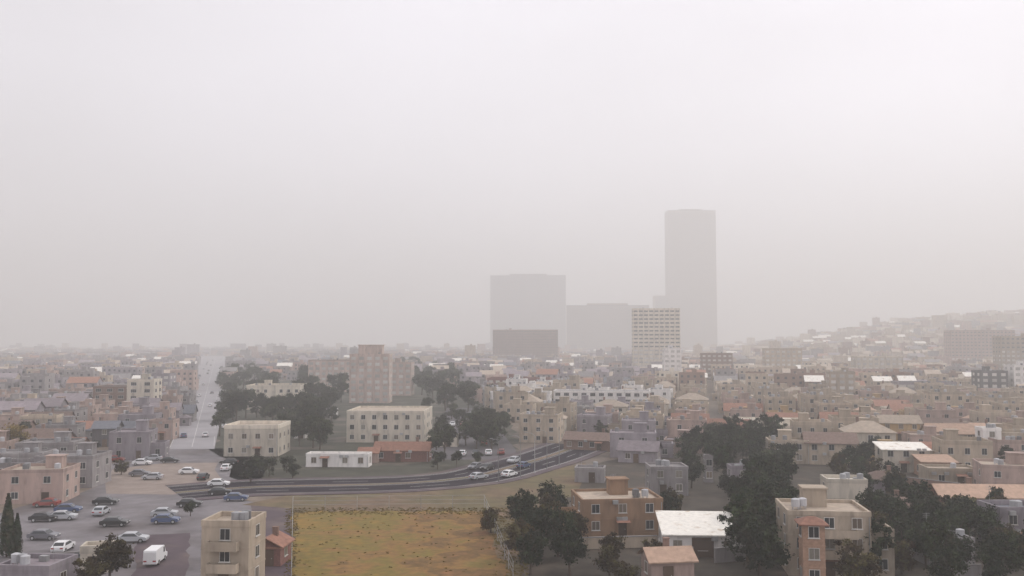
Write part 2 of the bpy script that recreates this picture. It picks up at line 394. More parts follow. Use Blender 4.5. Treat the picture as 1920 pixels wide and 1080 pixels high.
def roof_parts(root, w, d, h, roof, rm, wm, rnd, extras=True, ox=0, oy=0):
    b = MB()
    if roof == 'flat':
        t, ph = .25, rnd.uniform(.5, 1.0)
        b.box(ox - w / 2 + t, ox + w / 2 - t, oy - d / 2 + t, oy + d / 2 - t, h - .05, h + .12)
        ro = b.build('roof', rm, root)
        p = MB(); e = .06
        p.box(ox - w / 2 - e, ox + w / 2 + e, oy - d / 2 - e, oy - d / 2 + t, h - .02, h + ph); p.box(ox - w / 2 - e, ox + w / 2 + e, oy + d / 2 - t, oy + d / 2 + e, h - .02, h + ph)
        p.box(ox - w / 2 - e, ox - w / 2 + t, oy - d / 2 + t, oy + d / 2 - t, h - .02, h + ph); p.box(ox + w / 2 - t, ox + w / 2 + e, oy - d / 2 + t, oy + d / 2 - t, h - .02, h + ph)
        p.build('parapet', wm, ro)
        if extras:
            if w > 8 and rnd.random() < .7:
                x, y = ox + rnd.uniform(-w / 4, w / 4), oy + d * .22
                s = MB(); s.box(x - 1.5, x + 1.5, y - 1.3, y + 1.3, h + .1, h + 2.5); s.box(x - 1.7, x + 1.7, y - 1.5, y + 1.5, h + 2.5, h + 2.68); s.build('stair_hut', wm, ro)
            for k in range(rnd.choice((1, 2, 3))):
                x, y = ox + rnd.uniform(-w / 2.6, w / 2.6), oy - d * .2 + rnd.uniform(-1, 1)
                s = MB(); s.tube([(x, y, h + .55), (x, y, h + 1.5), (x, y, h + 1.62)], [.55, .55, .2], 10)
                for a in (-.35, .35):
                    for c in (-.35, .35): s.box(x + a - .04, x + a + .04, y + c - .04, y + c + .04, h + .1, h + .56)
                s.build('water_tank', TANK, ro)
            if rnd.random() < .4:
                x, y = ox + rnd.uniform(-w / 3, w / 3), oy + rnd.uniform(-d / 4, d / 4)
                s = MB(); s.box(x - .5, x + .5, y - .35, y + .35, h + .12, h + .8); s.build('air_conditioner', METAL, ro)
            if rnd.random() < .5:
                x, y = ox + w * rnd.uniform(-.35, .35), oy + d * .3
                s = MB(); s.tube([(x, y, h + .1), (x, y, h + 3.2)], .03, 5)
                for k in range(3): s.box(x - .5, x + .5, y - .015, y + .015, h + 2.6 + k * .25, h + 2.63 + k * .25)
                s.build('aerial', METAL, ro)
    elif roof in ('gable', 'hip', 'shed'):
        e, t = .45, .16; rh = {'gable': .30, 'hip': .27, 'shed': .16}[roof] * min(w, d) if roof != 'shed' else .14 * d
        x0, x1, y0, y1 = ox - w / 2 - e, ox + w / 2 + e, oy - d / 2 - e, oy + d / 2 + e
        drop = .12
        for z, flip in ((h + t - drop, 0), (h - drop, 1)):
            if roof == 'gable':
                if w >= d: A = [(x0, y0, z), (x1, y0, z), (x1, oy, z + rh), (x0, oy, z + rh)]; B = [(x1, y1, z), (x0, y1, z), (x0, oy, z + rh), (x1, oy, z + rh)]
                else: A = [(x0, y1, z), (x0, y0, z), (ox, y0, z + rh), (ox, y1, z + rh)]; B = [(x1, y0, z), (x1, y1, z), (ox, y1, z + rh), (ox, y0, z + rh)]
                fs = [A, B]
            elif roof == 'shed': fs = [[(x0, y0, z), (x1, y0, z), (x1, y1, z + rh), (x0, y1, z + rh)]]
            else:
                k = min(w, d) / 2
                if w >= d: r0, r1 = (x0 + k, oy, z + rh), (x1 - k, oy, z + rh); fs = [[(x0, y0, z), (x1, y0, z), r1, r0], [(x1, y1, z), (x0, y1, z), r0, r1], [(x1, y0, z), (x1, y1, z), r1], [(x0, y1, z), (x0, y0, z), r0]]
                else: r0, r1 = (ox, y0 + k, z + rh), (ox, y1 - k, z + rh); fs = [[(x0, y1, z), (x0, y0, z), r0, r1], [(x1, y0, z), (x1, y1, z), r1, r0], [(x0, y0, z), (x1, y0, z), r0], [(x1, y1, z), (x0, y1, z), r1]]
            for f in fs:
                if flip: f = f[::-1]
                if len(f) == 4: b.quad(*f)
                else: b.tri(*f)
        z = h - drop
        b.box(x0, x1, y0, y0 + .02, z, z + t); b.box(x0, x0 + .02, y0 + .02, y1 - .02, z, z + t) if roof == 'hip' else None
        ro = b.build('roof', rm, root)
        if roof != 'hip':
            g = MB()
            if roof == 'gable':
                if w >= d:
                    for x in (ox - w / 2 + .01, ox + w / 2 - .01): g.tri((x, oy - d / 2, h), (x, oy + d / 2, h), (x, oy, h + rh * .93))
                else:
                    for y in (oy - d / 2 + .01, oy + d / 2 - .01): g.tri((ox - w / 2, y, h), (ox + w / 2, y, h), (ox, y, h + rh * .93))
            else:
                for x in (ox - w / 2 + .01, ox + w / 2 - .01): g.tri((x, oy - d / 2, h), (x, oy + d / 2, h), (x, oy + d / 2, h + rh * .93))
                g.quad((ox - w / 2, oy + d / 2 - .01, h), (ox + w / 2, oy + d / 2 - .01, h), (ox + w / 2, oy + d / 2 - .01, h + rh * .93), (ox - w / 2, oy + d / 2 - .01, h + rh * .93))
            g.build('gable_wall', wm, root)
        if extras and rnd.random() < .7:
            s = MB(); x, y = ox + w * rnd.uniform(-.3, .3), oy + d * .12
            s.box(x - .35, x + .35, y - .3, y + .3, h, h + rh + .9); s.box(x - .42, x + .42, y - .37, y + .37, h + rh + .9, h + rh + 1.02); s.build('chimney', WALL['brown'], ro)
    return ro

def house(name, w, d, floors, wall, roof, rcol, detail=True, seed=0, fh=3.0, win='std', sides='flrb', wing=None, balcony=False, door=True, extras=True, gap=3.0, gate=False):
    rnd = random.Random(seed); root = empty(name); h = floors * fh; wm, rm = WALL[wall], ROOF[rcol]
    b = MB(); b.box(-w / 2, w / 2, -d / 2, d / 2, -.2, h)
    b.box(-w / 2 - .05, w / 2 + .05, -d / 2 - .05, d / 2 + .05, -.2, .4)
    if floors > 1:
        for k in range(1, floors): b.box(-w / 2 - .04, w / 2 + .04, -d / 2 - .04, d / 2 + .04, k * fh - .1, k * fh + .08)
    b.build('wall', wm, root)
    ds = rnd.uniform(-w / 4, w / 4) if door else None
    if gate: ds = 0
    put_windows(root, w, d, floors, fh, win, detail, sides, gap, ds, rnd=rnd)
    if door:
        o = link('gate' if gate else 'door', GATE if gate else DOOR, root, (ds, -d / 2 - .06, 0))
        if not gate: link('handle', HANDLE, o)
    roof_parts(root, w, d, h, roof, rm, wm, rnd, extras)
    if wing:
        sx, ww, wd, wf = wing; hh = wf * fh; ox = sx * (w / 2 + ww / 2); oy = -rnd.uniform(0, .2) * d
        b = MB(); b.box(ox - ww / 2, ox + ww / 2, oy - wd / 2, oy + wd / 2, -.2, hh); b.build('wing', wm, root)
        put_windows(root, ww, wd, wf, fh, win, detail, 'f' + ('l' if sx < 0 else 'r'), gap, rnd=rnd, ox=ox, oy=oy)
        roof_parts(root, ww, wd, hh, 'flat' if roof == 'flat' else 'hip', rm, wm, rnd, False, ox, oy)
    if detail and w > 7:
        for k in range(rnd.choice((1, 2, 3))):
            x = rnd.uniform(-w * .42, w * .42); z = rnd.randrange(floors) * fh + 2.35
            link('air_conditioner', ACM, root, (x, -d / 2 - .3, z))
        b = MB(); x = w / 2 - .25; b.tube([(x, -d / 2 - .12, .1), (x, -d / 2 - .12, h - .1)], .06, 6); b.build('drain_pipe', METAL, root)
        if rnd.random() < .7:
            b = MB(); x = (ds or 0); b.quad((x - 1.1, -d / 2 - 1.2, 2.25), (x + 1.1, -d / 2 - 1.2, 2.25), (x + 1.1, -d / 2 - .06, 2.6), (x - 1.1, -d / 2 - .06, 2.6)); b.quad((x - 1.1, -d / 2 - .06, 2.56), (x + 1.1, -d / 2 - .06, 2.56), (x + 1.1, -d / 2 - 1.2, 2.21), (x - 1.1, -d / 2 - 1.2, 2.21)); b.build('awning', ROOF['tile'], root)
    if balcony:
        for k in range(1, floors):
            b = MB(); z = k * fh; x0, x1 = -w * .32, w * .32; y = -d / 2
            b.box(x0, x1, y - 1.25, y - .045, z - .14, z)
            b.box(x0, x1, y - 1.25, y - 1.18, z, z + .95); b.box(x0, x0 + .07, y - 1.18, y - .045, z, z + .95); b.box(x1 - .07, x1, y - 1.18, y - .045, z, z + .95)
            b.build('balcony', wm, root)
    return root

# ------------------------------------------------------------------ trees
LEAF2 = {'leaf_dark': mat('leaf_dark_fresh', (.035, .050, .018), var=.4, rnd=.35), 'leaf_park': mat('leaf_park_fresh', (.055, .066, .034), var=.4, rnd=.35), 'leaf_brown': mat('leaf_brown_fresh', (.085, .07, .025), var=.4, rnd=.3), 'leaf_ochre': mat('leaf_ochre_fresh', (.32, .24, .08), var=.3, rnd=.2), 'leaf_olive': mat('leaf_olive_fresh', (.16, .16, .06), var=.3, rnd=.2)}
def crown_mesh(seed, rx, rz, zc, m, clumps=56, per=60, leaf=.29, sparse=0.0):
    rnd = random.Random(seed); b = MB(); lobes = []
    for k in range(7):
        a = rnd.uniform(0, 2 * PI); r = rx * rnd.uniform(.25, .55)
        lobes.append((Vector((math.cos(a) * r, math.sin(a) * r, zc + rz * rnd.uniform(-.45, .55))), rnd.uniform(.38, .62)))
    for c in range(clumps):
        ctr, s = rnd.choice(lobes)
        d = Vector((rnd.gauss(0, 1), rnd.gauss(0, 1), rnd.gauss(.2, 1))).normalized()
        p = ctr + Vector((d.x * rx * s, d.y * rx * s, d.z * rz * s)) * rnd.uniform(.55, 1.05)
        cs = rnd.uniform(.5, 1.15) * rx * .25
        tone = 1 if rnd.random() < .33 else 0
        for q in range(per):
            e = Vector((rnd.gauss(0, .5), rnd.gauss(0, .5), rnd.gauss(0, .38))) * cs + p
            n = Vector((rnd.gauss(0, 1), rnd.gauss(0, 1), rnd.gauss(.5, 1))).normalized()
            u = n.orthogonal().normalized(); v = n.cross(u); an = rnd.uniform(0, PI); u, v = u * math.cos(an) + v * math.sin(an), v * math.cos(an) - u * math.sin(an)
            l1, l2 = leaf * rnd.uniform(.6, 1.3), leaf * rnd.uniform(.35, .8)
            b.quad(e - u * l1, e - v * l2 + n * .05, e + u * l1, e + v * l2 + n * .05, tone)
    return b.mesh('crown', [m, LEAF2.get(m.name, m)])
def trunk_mesh(seed, h, rx):
    rnd = random.Random(seed); b = MB(); th = h * .5
    b.tube([(0, 0, -.2), (0, 0, .3), (.1, 0, th * .5), (rnd.uniform(-.3, .3), .1, th)], [.34, .26, .2, .14], 7)
    for k in range(5):
        a = 2 * PI * k / 5 + rnd.uniform(-.4, .4); z0 = th * rnd.uniform(.5, .95); r = rx * rnd.uniform(.45, .7)
        b.tube([(.1, 0, z0), (math.cos(a) * r * .5, math.sin(a) * r * .5, z0 + h * .14), (math.cos(a) * r, math.sin(a) * r, z0 + h * .3)], [.12, .08, .03], 5)
    return b.mesh('trunk', BARK)
TREES = {}
def tree_proto(key, name, seed, h, rx, m, cyp=False):
    r = empty(name)
    if cyp:
        rnd = random.Random(seed); b = MB()
        for k in range(1500):
            t = rnd.random() ** .8; z = .6 + t * (h - .6); rr = rx * math.sin(min(1, (1 - t) * 1.25 + .02) * PI / 2) * (.55 + .5 * rnd.random()); a = rnd.uniform(0, 2 * PI)
            e = Vector((math.cos(a) * rr, math.sin(a) * rr, z)); n = Vector((math.cos(a), math.sin(a), rnd.gauss(.2, .5))).normalized(); u = n.orthogonal().normalized(); v = n.cross(u)
            l = rnd.uniform(.2, .45); b.quad(e - u * l, e - v * l * .6, e + u * l, e + v * l * 1.1)
        cm = b.mesh('crown', m)
        tb = MB(); tb.tube([(0, 0, -.2), (0, 0, h * .8)], [.2, .05], 6); tm = tb.mesh('trunk', BARK)
    else:
        cm = crown_mesh(seed, rx, h * .42, h * .55, m); tm = trunk_mesh(seed, h, rx)
    link('trunk', tm, r); link('crown', cm, r); TREES[key] = r; r['_used'] = 0
    return r
for i in range(4): tree_proto('dark%d' % i, 'broadleaf_tree', 10 + i, 8.5 + i * .9, 3.6 + .35 * (i % 3), LEAF['dark'])
for i in range(4): tree_proto('park%d' % i, 'broadleaf_tree', 20 + i, 7.5 + i * .9, 3.4 + .3 * (i % 3), LEAF['park'])
for i in range(2): tree_proto('brown%d' % i, 'broadleaf_tree', 30 + i, 7 + i * 1.5, 3.3 + .4 * i, LEAF['brown'])
tree_proto('ochre0', 'ochre_tree', 40, 10, 4.6, LEAF['ochre'])
for i in range(2): tree_proto('olive%d' % i, 'small_tree', 50 + i, 5 + i, 2.6, LEAF['olive'])
tree_proto('cyp0', 'cypress_tree', 60, 12, 1.5, LEAF['dark'], True)
tree_placed = []
def tree(key, x, y, label, group=None, s=1.0, cat='tree', rz=None, z=0):
    p = TREES[key]
    if not p['_used']: p['_used'] = 1; o = p
    else: o = copy_tree(p)
    s *= max(.76, min(1.05, .667 * (1 + 45 / max(1, 49890 / math.hypot(x, y)))))
    o.location = (x, y, z); o.rotation_euler = (0, 0, rz if rz is not None else rg.uniform(0, 6.28)); o.scale = (s * rg.uniform(.9, 1.1), s * rg.uniform(.9, 1.1), s)
    tag(o, label, cat, group)
    tree_placed.append((x, y, s * 3)); return o

# ------------------------------------------------------------------ placement of buildings
occ = []    # (x, y, radius)
def place(o, x, y, rz, label, cat, group=None, r=8):
    o.location = (x, y, 0); o.rotation_euler = (0, 0, rz); tag(o, label, cat, group); occ.append((x, y, r)); return o
def at(o, px, py, w_, d_, deg, label, cat, group=None):
    """front of the building stands on the ground at pixel (px, py)"""
    x, y = gp(px, py); a = R(deg)
    x += -math.sin(a) * d_ / 2; y += math.cos(a) * d_ / 2
    return place(o, x, y, a, label, cat, group, r=min(.5 * math.hypot(w_, d_), 32))

def rr(py): return .667 * (py - 595) / (py - 640)
def B(px, py, w, d, fl, wall, roof, rc_, deg, label, cat='house', name='house', **k):
    r = rr(py); w *= r; d *= r; k['fh'] = k.get('fh', 3.0) * max(r, .86)
    if k.get('wing'): k['wing'] = (k['wing'][0], k['wing'][1] * r, k['wing'][2] * r, k['wing'][3])
    o = house(name, w, d, fl, wall, roof, rc_, seed=int(px * 7 + py), **k)
    return at(o, px, py, w, d, deg, label, cat)

# lower right: the houses among the dark trees
B(1168, 1005, 17, 13, 2, 'adobe', 'flat', 'beige', 6, 'ochre brown walled house with a beige flat roof just right of the black tree clump', wing=(-1, 5, 7, 1))
B(1318, 1045, 14, 13, 1, 'white', 'shed', 'white', -4, 'brilliant white low house with a dark gateway and a white sloping roof', gate=True, fh=3.6, extras=False)
B(1262, 1095, 7.5, 6, 1, 'pinkish', 'gable', 'peach', 8, 'small pinkish outbuilding with a peach roof in front of the brilliant white house', name='outbuilding', cat='outbuilding', fh=3.2)
B(1256, 930, 9.5, 8, 2, 'grey', 'flat', 'grey', 2, 'pale grey two storey house at the left edge of the dark slate trees')
B(1557, 1082, 14, 12, 3, 'beige', 'flat', 'beige', -7, 'largest beige three storey house at lower right, behind the slim orange brown tower house', wing=(1, 4, 6, 2), balcony=True)
B(1590, 962, 9, 7, 2, 'cream', 'flat', 'white', -7, 'cream house with a white flat roof directly behind the largest beige house')
B(1528, 1105, 3.6, 3.6, 3, 'orange brown', 'hip', 'tile', -7, 'slim orange brown tower house in front of the largest beige house', name='tower_house', door=False, extras=False)
B(1700, 886, 13, 9, 2, 'cream', 'shed', 'white', -8, 'cream house with a bright white sloping roof above the lower right trees', extras=False)
B(1762, 896, 9, 8, 1, 'orange brown', 'shed', 'peach', -8, 'low orange brown house with a peach roof right of the bright white sloping roof', fh=4)
B(1870, 972, 24, 8, 1, 'red brown', 'gable', 'peach', -4, 'long red brown row building with a peach roof at the right edge', name='row_building', cat='building', fh=4)
B(1786, 1062, 8.5, 7, 1, 'grey', 'flat', 'grey', 3, 'low pale grey house among the dark trees at the lower right corner', fh=3.6)
B(1620, 1062, 4.5, 6, 2, 'mauve grey', 'flat', 'grey', 4, 'narrow mauve grey house between the largest beige house and the low grey house')
B(1690, 985, 8, 7, 1, 'brown', 'gable', 'brown', -12, 'small brown house under a brown gable roof among the lower right trees')
B(1395, 930, 6, 5, 2, 'mauve grey', 'flat', 'slate', 0, 'small slate roofed grey house deep in the dark slate trees')
B(1330, 905, 2.2, 2.2, 2, 'grey', 'flat', 'white', 0, 'tiny white topped pump house standing in the dark slate trees', name='pump_house', cat='outbuilding', door=False, extras=False)
B(1480, 870, 12, 9, 2, 'beige', 'flat', 'beige', -10, 'beige flat roofed house at the upper right corner of the dark slate trees')
B(1468, 822, 15, 8, 1, 'cream', 'flat', 'white', -10, 'long cream house with a bright flat roof above the dark slate trees', fh=3.6)
B(1560, 872, 15, 10, 2, 'beige', 'gable', 'brown', -12, 'beige house with a brown gable roof left of the bright white sloping roof')
B(1618, 838, 12, 9, 2, 'beige', 'flat', 'beige', -12, 'beige two storey house behind the brown gable roof on the right')
B(1690, 826, 14, 9, 2, 'ochre', 'gable', 'beige', -10, 'ochre walled gable house behind the bright white sloping roof')
B(1790, 850, 15, 10, 2, 'beige', 'gable', 'peach', -8, 'beige house with a peach gable roof right of centre in the right hand district')
B(1862, 866, 5.5, 6, 3, 'white', 'flat', 'white', -6, 'narrow tall white house in the right hand district')
B(1905, 872, 10, 9, 2, 'pinkish', 'flat', 'beige', -6, 'pinkish flat roofed house beside the narrow tall white house at the right edge')
B(1790, 912, 13, 8, 1, 'beige', 'flat', 'beige', -6, 'low beige house just above the long red brown row building', fh=3.6)
B(1660, 925, 9, 7, 1, 'mauve grey', 'hip', 'brown', -15, 'small hip roofed grey brown house below the bright white sloping roof')
B(1925, 1030, 10, 8, 2, 'mauve grey', 'flat', 'slate', 2, 'dark grey house cut off by the right edge below the row building')
# centre
B(1110, 845, 20, 8, 1, 'brown', 'gable', 'brown', -20, 'long low brown building with a gable roof above the olive verge', name='shed', cat='building', fh=3.2)
B(1195, 868, 12, 9, 1, 'mauve grey', 'gable', 'mauve', -18, 'low mauve grey building right of the long brown shed', name='workshop', cat='building', fh=3.4)
B(1105, 905, 8, 6, 1, 'grey', 'flat', 'grey', -10, 'small grey hut on the olive verge above the ochre walled house', name='hut', cat='outbuilding')
B(1285, 850, 14, 10, 1, 'pinkish', 'flat', 'mauve', -14, 'low pinkish building at the upper left corner of the dark slate trees', fh=3.5)
B(1360, 818, 18, 9, 1, 'mauve grey', 'gable', 'tile', -14, 'long low house with a red tiled roof behind the dark slate trees', fh=3.4)
B(1015, 800, 12, 9, 1, 'grey', 'flat', 'grey', -20, 'grey flat roofed workshop right of the car park', name='workshop', cat='building', fh=3.6)
B(1080, 790, 12, 9, 2, 'grey', 'flat', 'white', -20, 'grey workshop with a white roof below the long white block', name='workshop', cat='building')
B(1150, 800, 13, 10, 1, 'grey', 'flat', 'grey', -16, 'wide grey workshop with a grey roof, right of the white roofed workshop', name='workshop', cat='building', fh=4)
# park
B(470, 856, 17.5, 16, 2, 'cream', 'flat', 'beige', 0, 'pale beige square pavilion between trees at the left side of the park', name='pavilion', cat='pavilion', fh=4.2, extras=False)
B(512, 768, 26, 20, 3, 'cream', 'flat', 'beige', 4, 'beige park building with a flat roof in the upper left of the park', name='park_building', cat='building', fh=3.6, wing=(-1, 8, 10, 1))
B(722, 830, 28, 24, 3, 'cream', 'flat', 'beige', -2, 'large pale beige hall in the middle of the park', name='hall', cat='hall', fh=3.4, extras=False)
B(752, 866, 17, 8, 1, 'red brown', 'gable', 'tile', -2, 'low red brown brick annex in front of the large pale hall', name='annex', cat='building', fh=3.2)
B(690, 868, 6, 5, 1, 'pinkish', 'gable', 'tile', -2, 'tiny pinkish brick shed at the left end of the red brown annex', name='shed', cat='shed', fh=2.8)
B(632, 876, 19, 5, 1, 'white', 'flat', 'white', -3, 'long low white building beside the road at the front of the park', name='low_building', cat='building', fh=3.0, extras=False)
B(562, 822, 4, 4, 1, 'white', 'flat', 'white', 0, 'small white kiosk among trees right of the beige pavilion', name='kiosk', cat='kiosk', extras=False)
B(612, 782, 9, 5, 1, 'white', 'flat', 'white', 3, 'flat white shed between trees behind the large pale hall', name='shed', cat='shed', extras=False)
B(765, 700, 14, 10, 2, 'beige', 'flat', 'beige', 0, 'beige house fading into the haze behind the right side of the park')
B(838, 838, 7, 5, 1, 'cream', 'flat', 'beige', -4, 'small cream gatehouse at the edge of the car park', name='gatehouse', cat='gatehouse', extras=False)
# left
B(420, 1110, 8, 8, 3, 'beige', 'flat', 'beige', -4, 'beige three storey house beside the violet path at the lower left', balcony=True)
B(500, 1062, 5, 6, 1, 'red brown', 'gable', 'tile', -4, 'small red brown shed right of the lower left beige house', name='shed', cat='shed')
B(178, 1075, 5, 4, 1, 'cream', 'flat', 'beige', 12, 'small cream shed beside the brown tree at the bottom left', name='shed', cat='shed', extras=False)
B(40, 1120, 9, 8, 1, 'mauve grey', 'flat', 'mauve', -5, 'mauve grey flat roofed house in the bottom left corner', fh=3.5)
B(30, 862, 16, 9, 1, 'red brown', 'gable', 'brown', 8, 'long red brown house under the ochre tree at the left edge', fh=3.4)
B(110, 858, 13, 9, 1, 'brown', 'gable', 'tile', 8, 'brown house with a tiled gable roof left of the boulevard')
B(100, 900, 9, 7, 1, 'mauve grey', 'flat', 'grey', 6, 'low mauve grey house at the far left side of the plaza')
B(20, 925, 12, 8, 2, 'grey', 'flat', 'mauve', 5, 'grey two storey house at the left edge of the plaza')
B(195, 838, 8, 8, 2, 'dark grey', 'gable', 'slate', 10, 'dark grey house with a slate gable roof left of the boulevard')
B(165, 820, 11, 9, 1, 'pinkish', 'gable', 'tile', 10, 'pinkish house with a red tiled roof behind the dark grey house')
B(245, 842, 10, 8, 1, 'grey', 'flat', 'grey', 6, 'grey flat roofed house right of the dark grey slate house')
B(300, 825, 9, 8, 2, 'pinkish', 'flat', 'mauve', 4, 'pinkish flat roofed house beside the left kerb of the boulevard')
B(70, 815, 13, 9, 2, 'beige', 'flat', 'beige', 10, 'beige flat roofed house right of the ochre tree')
B(130, 745, 17, 10, 2, 'mauve grey', 'flat', 'white', 6, 'hazy mauve house with a bright white roof at the upper left')
B(36, 776, 18, 9, 2, 'grey', 'flat', 'white', 6, 'grey house with a wide white roof at the left edge behind the ochre tree')

# ------------------------------------------------------------------ apartment blocks and towers
FARW = {}
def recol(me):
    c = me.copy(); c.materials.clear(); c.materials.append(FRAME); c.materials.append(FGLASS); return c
def block(name, w, d, floors, wall, px, py, deg, label, cat='apartment block', group=None, fh=3.1, gap=3.6, win='wide', stair=True, setback=0):
    r_ = rr(py); w *= r_; d *= r_; fh *= max(.9, min(1.1, r_))
    root = empty(name); h = floors * fh; wm = WALL[wall]
    b = MB(); b.box(-w / 2, w / 2, -d / 2, d / 2, -.2, h)
    for k in range(1, floors): b.box(-w / 2 - .06, w / 2 + .06, -d / 2 - .06, d / 2 + .06, k * fh - .12, k * fh + .1)
    b.build('wall', wm, root)
    f, p, q = WIN[win]; tot = 0; rest = MB(); ext = max(1, int(w / gap))
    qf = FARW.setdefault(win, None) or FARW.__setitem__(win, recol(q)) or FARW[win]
    spots = []
    for fl in range(floors):
        for k in range(ext): spots.append((-w / 2 + w * (k + .5) / ext, -d / 2, 0, fl))
        nd = max(1, int(d / (gap * 1.3)))
        for k in range(nd):
            for sx_ in (-1, 1): spots.append((sx_ * w / 2, -d / 2 + d * (k + .5) / nd, sx_ * PI / 2, fl))
    for i, (x, y, rz, fl) in enumerate(spots):
        z = fl * fh + 1
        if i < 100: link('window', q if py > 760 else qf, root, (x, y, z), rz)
        else:
            T = Matrix.Translation((x, y, z)) @ Matrix.Rotation(rz, 4, 'Z')
            n = len(rest.v); rest.v += [tuple(T @ v.co) for v in q.vertices]
            for pl in q.polygons: rest.f.append(tuple(n + j for j in pl.vertices)); rest.m.append(pl.material_index)
    if rest.v: rest.build('window', [FRAME, FGLASS], root)['kind'] = 'stuff'
    rnd = random.Random(int(px))
    ro = roof_parts(root, w, d, h, 'flat', ROOF['grey'], wm, rnd, True)
    if setback:
        b = MB(); b.box(-w * .3, w * .3, -d * .3, d * .3, h + .13, h + setback); b.box(-w * .32, w * .32, -d * .32, d * .32, h + setback, h + setback + .4); b.build('penthouse', wm, ro)
    return at(root, px, py, w, d, deg, label, cat, group)
block('apartment_block', 46, 13, 3, 'white', 1128, 772, -8, 'long white three storey block in front of the hazy towers, centre right')
block('apartment_block', 11, 11, 8, 'white', 1262, 728, -4, 'slender pale cream high rise in front of the broad pale beige one')
block('apartment_block', 36, 16, 17, 'cream', 1232, 705, -4, 'broad pale beige high rise below the tallest hazy tower', win='ribbon', gap=4.4)
block('apartment_block', 36, 15, 3, 'red brown', 972, 742, -6, 'low wide brown violet block at the foot of the left hazy tower')
block('apartment_block', 62, 16, 13, 'pinkish', 985, 684, -3, 'hazy brownish slab standing directly in front of the left hazy tower')
block('apartment_block', 14, 12, 5, 'dark grey', 1866, 752, -5, 'dark brown grey tower block at the upper right')
block('apartment_block', 12, 12, 6, 'white', 1925, 752, -5, 'white block at the right edge beside the dark block')
block('apartment_block', 21, 12, 8, 'pale pink', 692, 756, 0, 'pinkish stepped block rising behind the large pale park hall', setback=5)
block('apartment_block', 26, 13, 6, 'pale pink', 618, 735, 3, 'lower pinkish block left of the stepped pinkish block')
block('apartment_block', 16, 12, 6, 'pale pink', 745, 742, -2, 'narrow pinkish block right of the stepped pinkish block')
block('apartment_block', 13, 12, 5, 'beige', 1580, 756, -12, 'beige five storey block rising in the middle of the right hand district')
block('apartment_block', 30, 14, 3, 'mauve grey', 1740, 752, -8, 'long low blue grey block left of the dark block', win='ribbon')
block('apartment_block', 12, 12, 5, 'cream', 262, 780, 5, 'pale pinkish block standing left of the boulevard')
block('apartment_block', 20, 14, 4, 'brown', 215, 778, 5, 'wide brown block left of the pale pinkish block')
block('apartment_block', 16, 12, 4, 'mauve grey', 290, 745, 4, 'mauve grey block by the hazy upper part of the boulevard')
block('apartment_block', 52, 16, 12, 'pinkish', 1845, 695, -6, 'broad pinkish slab fading into the haze at the upper right edge')
block('apartment_block', 34, 14, 10, 'beige', 1925, 712, -6, 'beige slab at the right edge in front of the broad pinkish slab')
block('apartment_block', 26, 14, 7, 'beige', 1470, 712, -8, 'hazy beige block between the brown block and the beige five storey block')
block('apartment_block', 30, 14, 6, 'cream', 1650, 722, -8, 'cream block in the haze left of the long low blue grey block')
block('apartment_block', 22, 14, 6, 'brown', 1345, 712, -8, 'brown block just right of the pale cream high rise')

def tower(w, d, h, px, py, label, wall, steps=(), deg=0):
    root = empty('high_rise_tower'); wm = WALL[wall]
    b = MB(); b.box(-w / 2, w / 2, -d / 2, d / 2, 0, h)
    n = int(w / 6)
    for k in range(n + 1): x = -w / 2 + k * w / n; b.box(x - .6, x + .6, -d / 2 - .7, -d / 2, 6, h)
    for k in range(5): y = -d / 2 + d * (k + .5) / 5; b.box(w / 2, w / 2 + .7, y - .6, y + .6, 6, h); b.box(-w / 2 - .7, -w / 2, y - .6, y + .6, 6, h)
    b.build('wall', wm, root)
    fl = int(h / 4)
    for k in range(fl):
        z = 4 + k * 4
        if z + 2.5 > h: break
        g = MB(); g.box(-w / 2 - .15, w / 2 + .15, -d / 2 - .15, d / 2 + .15, z, z + 2.3); g.build('window_band', TGLASS, root)
    r_ = MB(); r_.box(-w / 2 - .8, w / 2 + .8, -d / 2 - .8, d / 2 + .8, h + .01, h + 2.5); ro = r_.build('roof', ROOF['grey'], root)
    c = MB(); c.box(-w * .25, w * .25, -d * .25, d * .25, h + 2.51, h + 8); c.build('plant_room', wm, ro)
    for x, ww, hh in steps:
        s = MB(); s.box(x - ww / 2, x + ww / 2, -d / 2 + 2, d / 2 - 2, 0, hh); o = s.build('side_block', wm, root)
        for k in range(int(hh / 4) - 1):
            z = 4 + k * 4; g = MB(); g.box(x - ww / 2 - .15, x + ww / 2 + .15, -d / 2 + 1.8, -d / 2 + 1.99, z, z + 2.2); g.build('window_band', TGLASS, o)
    return at(root, px, py, w, d, deg, label, 'tower')
tower(146, 60, 430, 1300, 658.5, 'tallest tower, a pale slab whose top dissolves into the haze, right of centre', 'beige', [(-90, 46, 170)], 0)
tower(236, 60, 235, 990, 658, 'wide grey tower dissolving into the haze just right of the picture centre', 'grey', [], -3)
tower(210, 50, 120, 1140, 662, 'broad beige tower block between the two hazy towers', 'beige', [], -3)

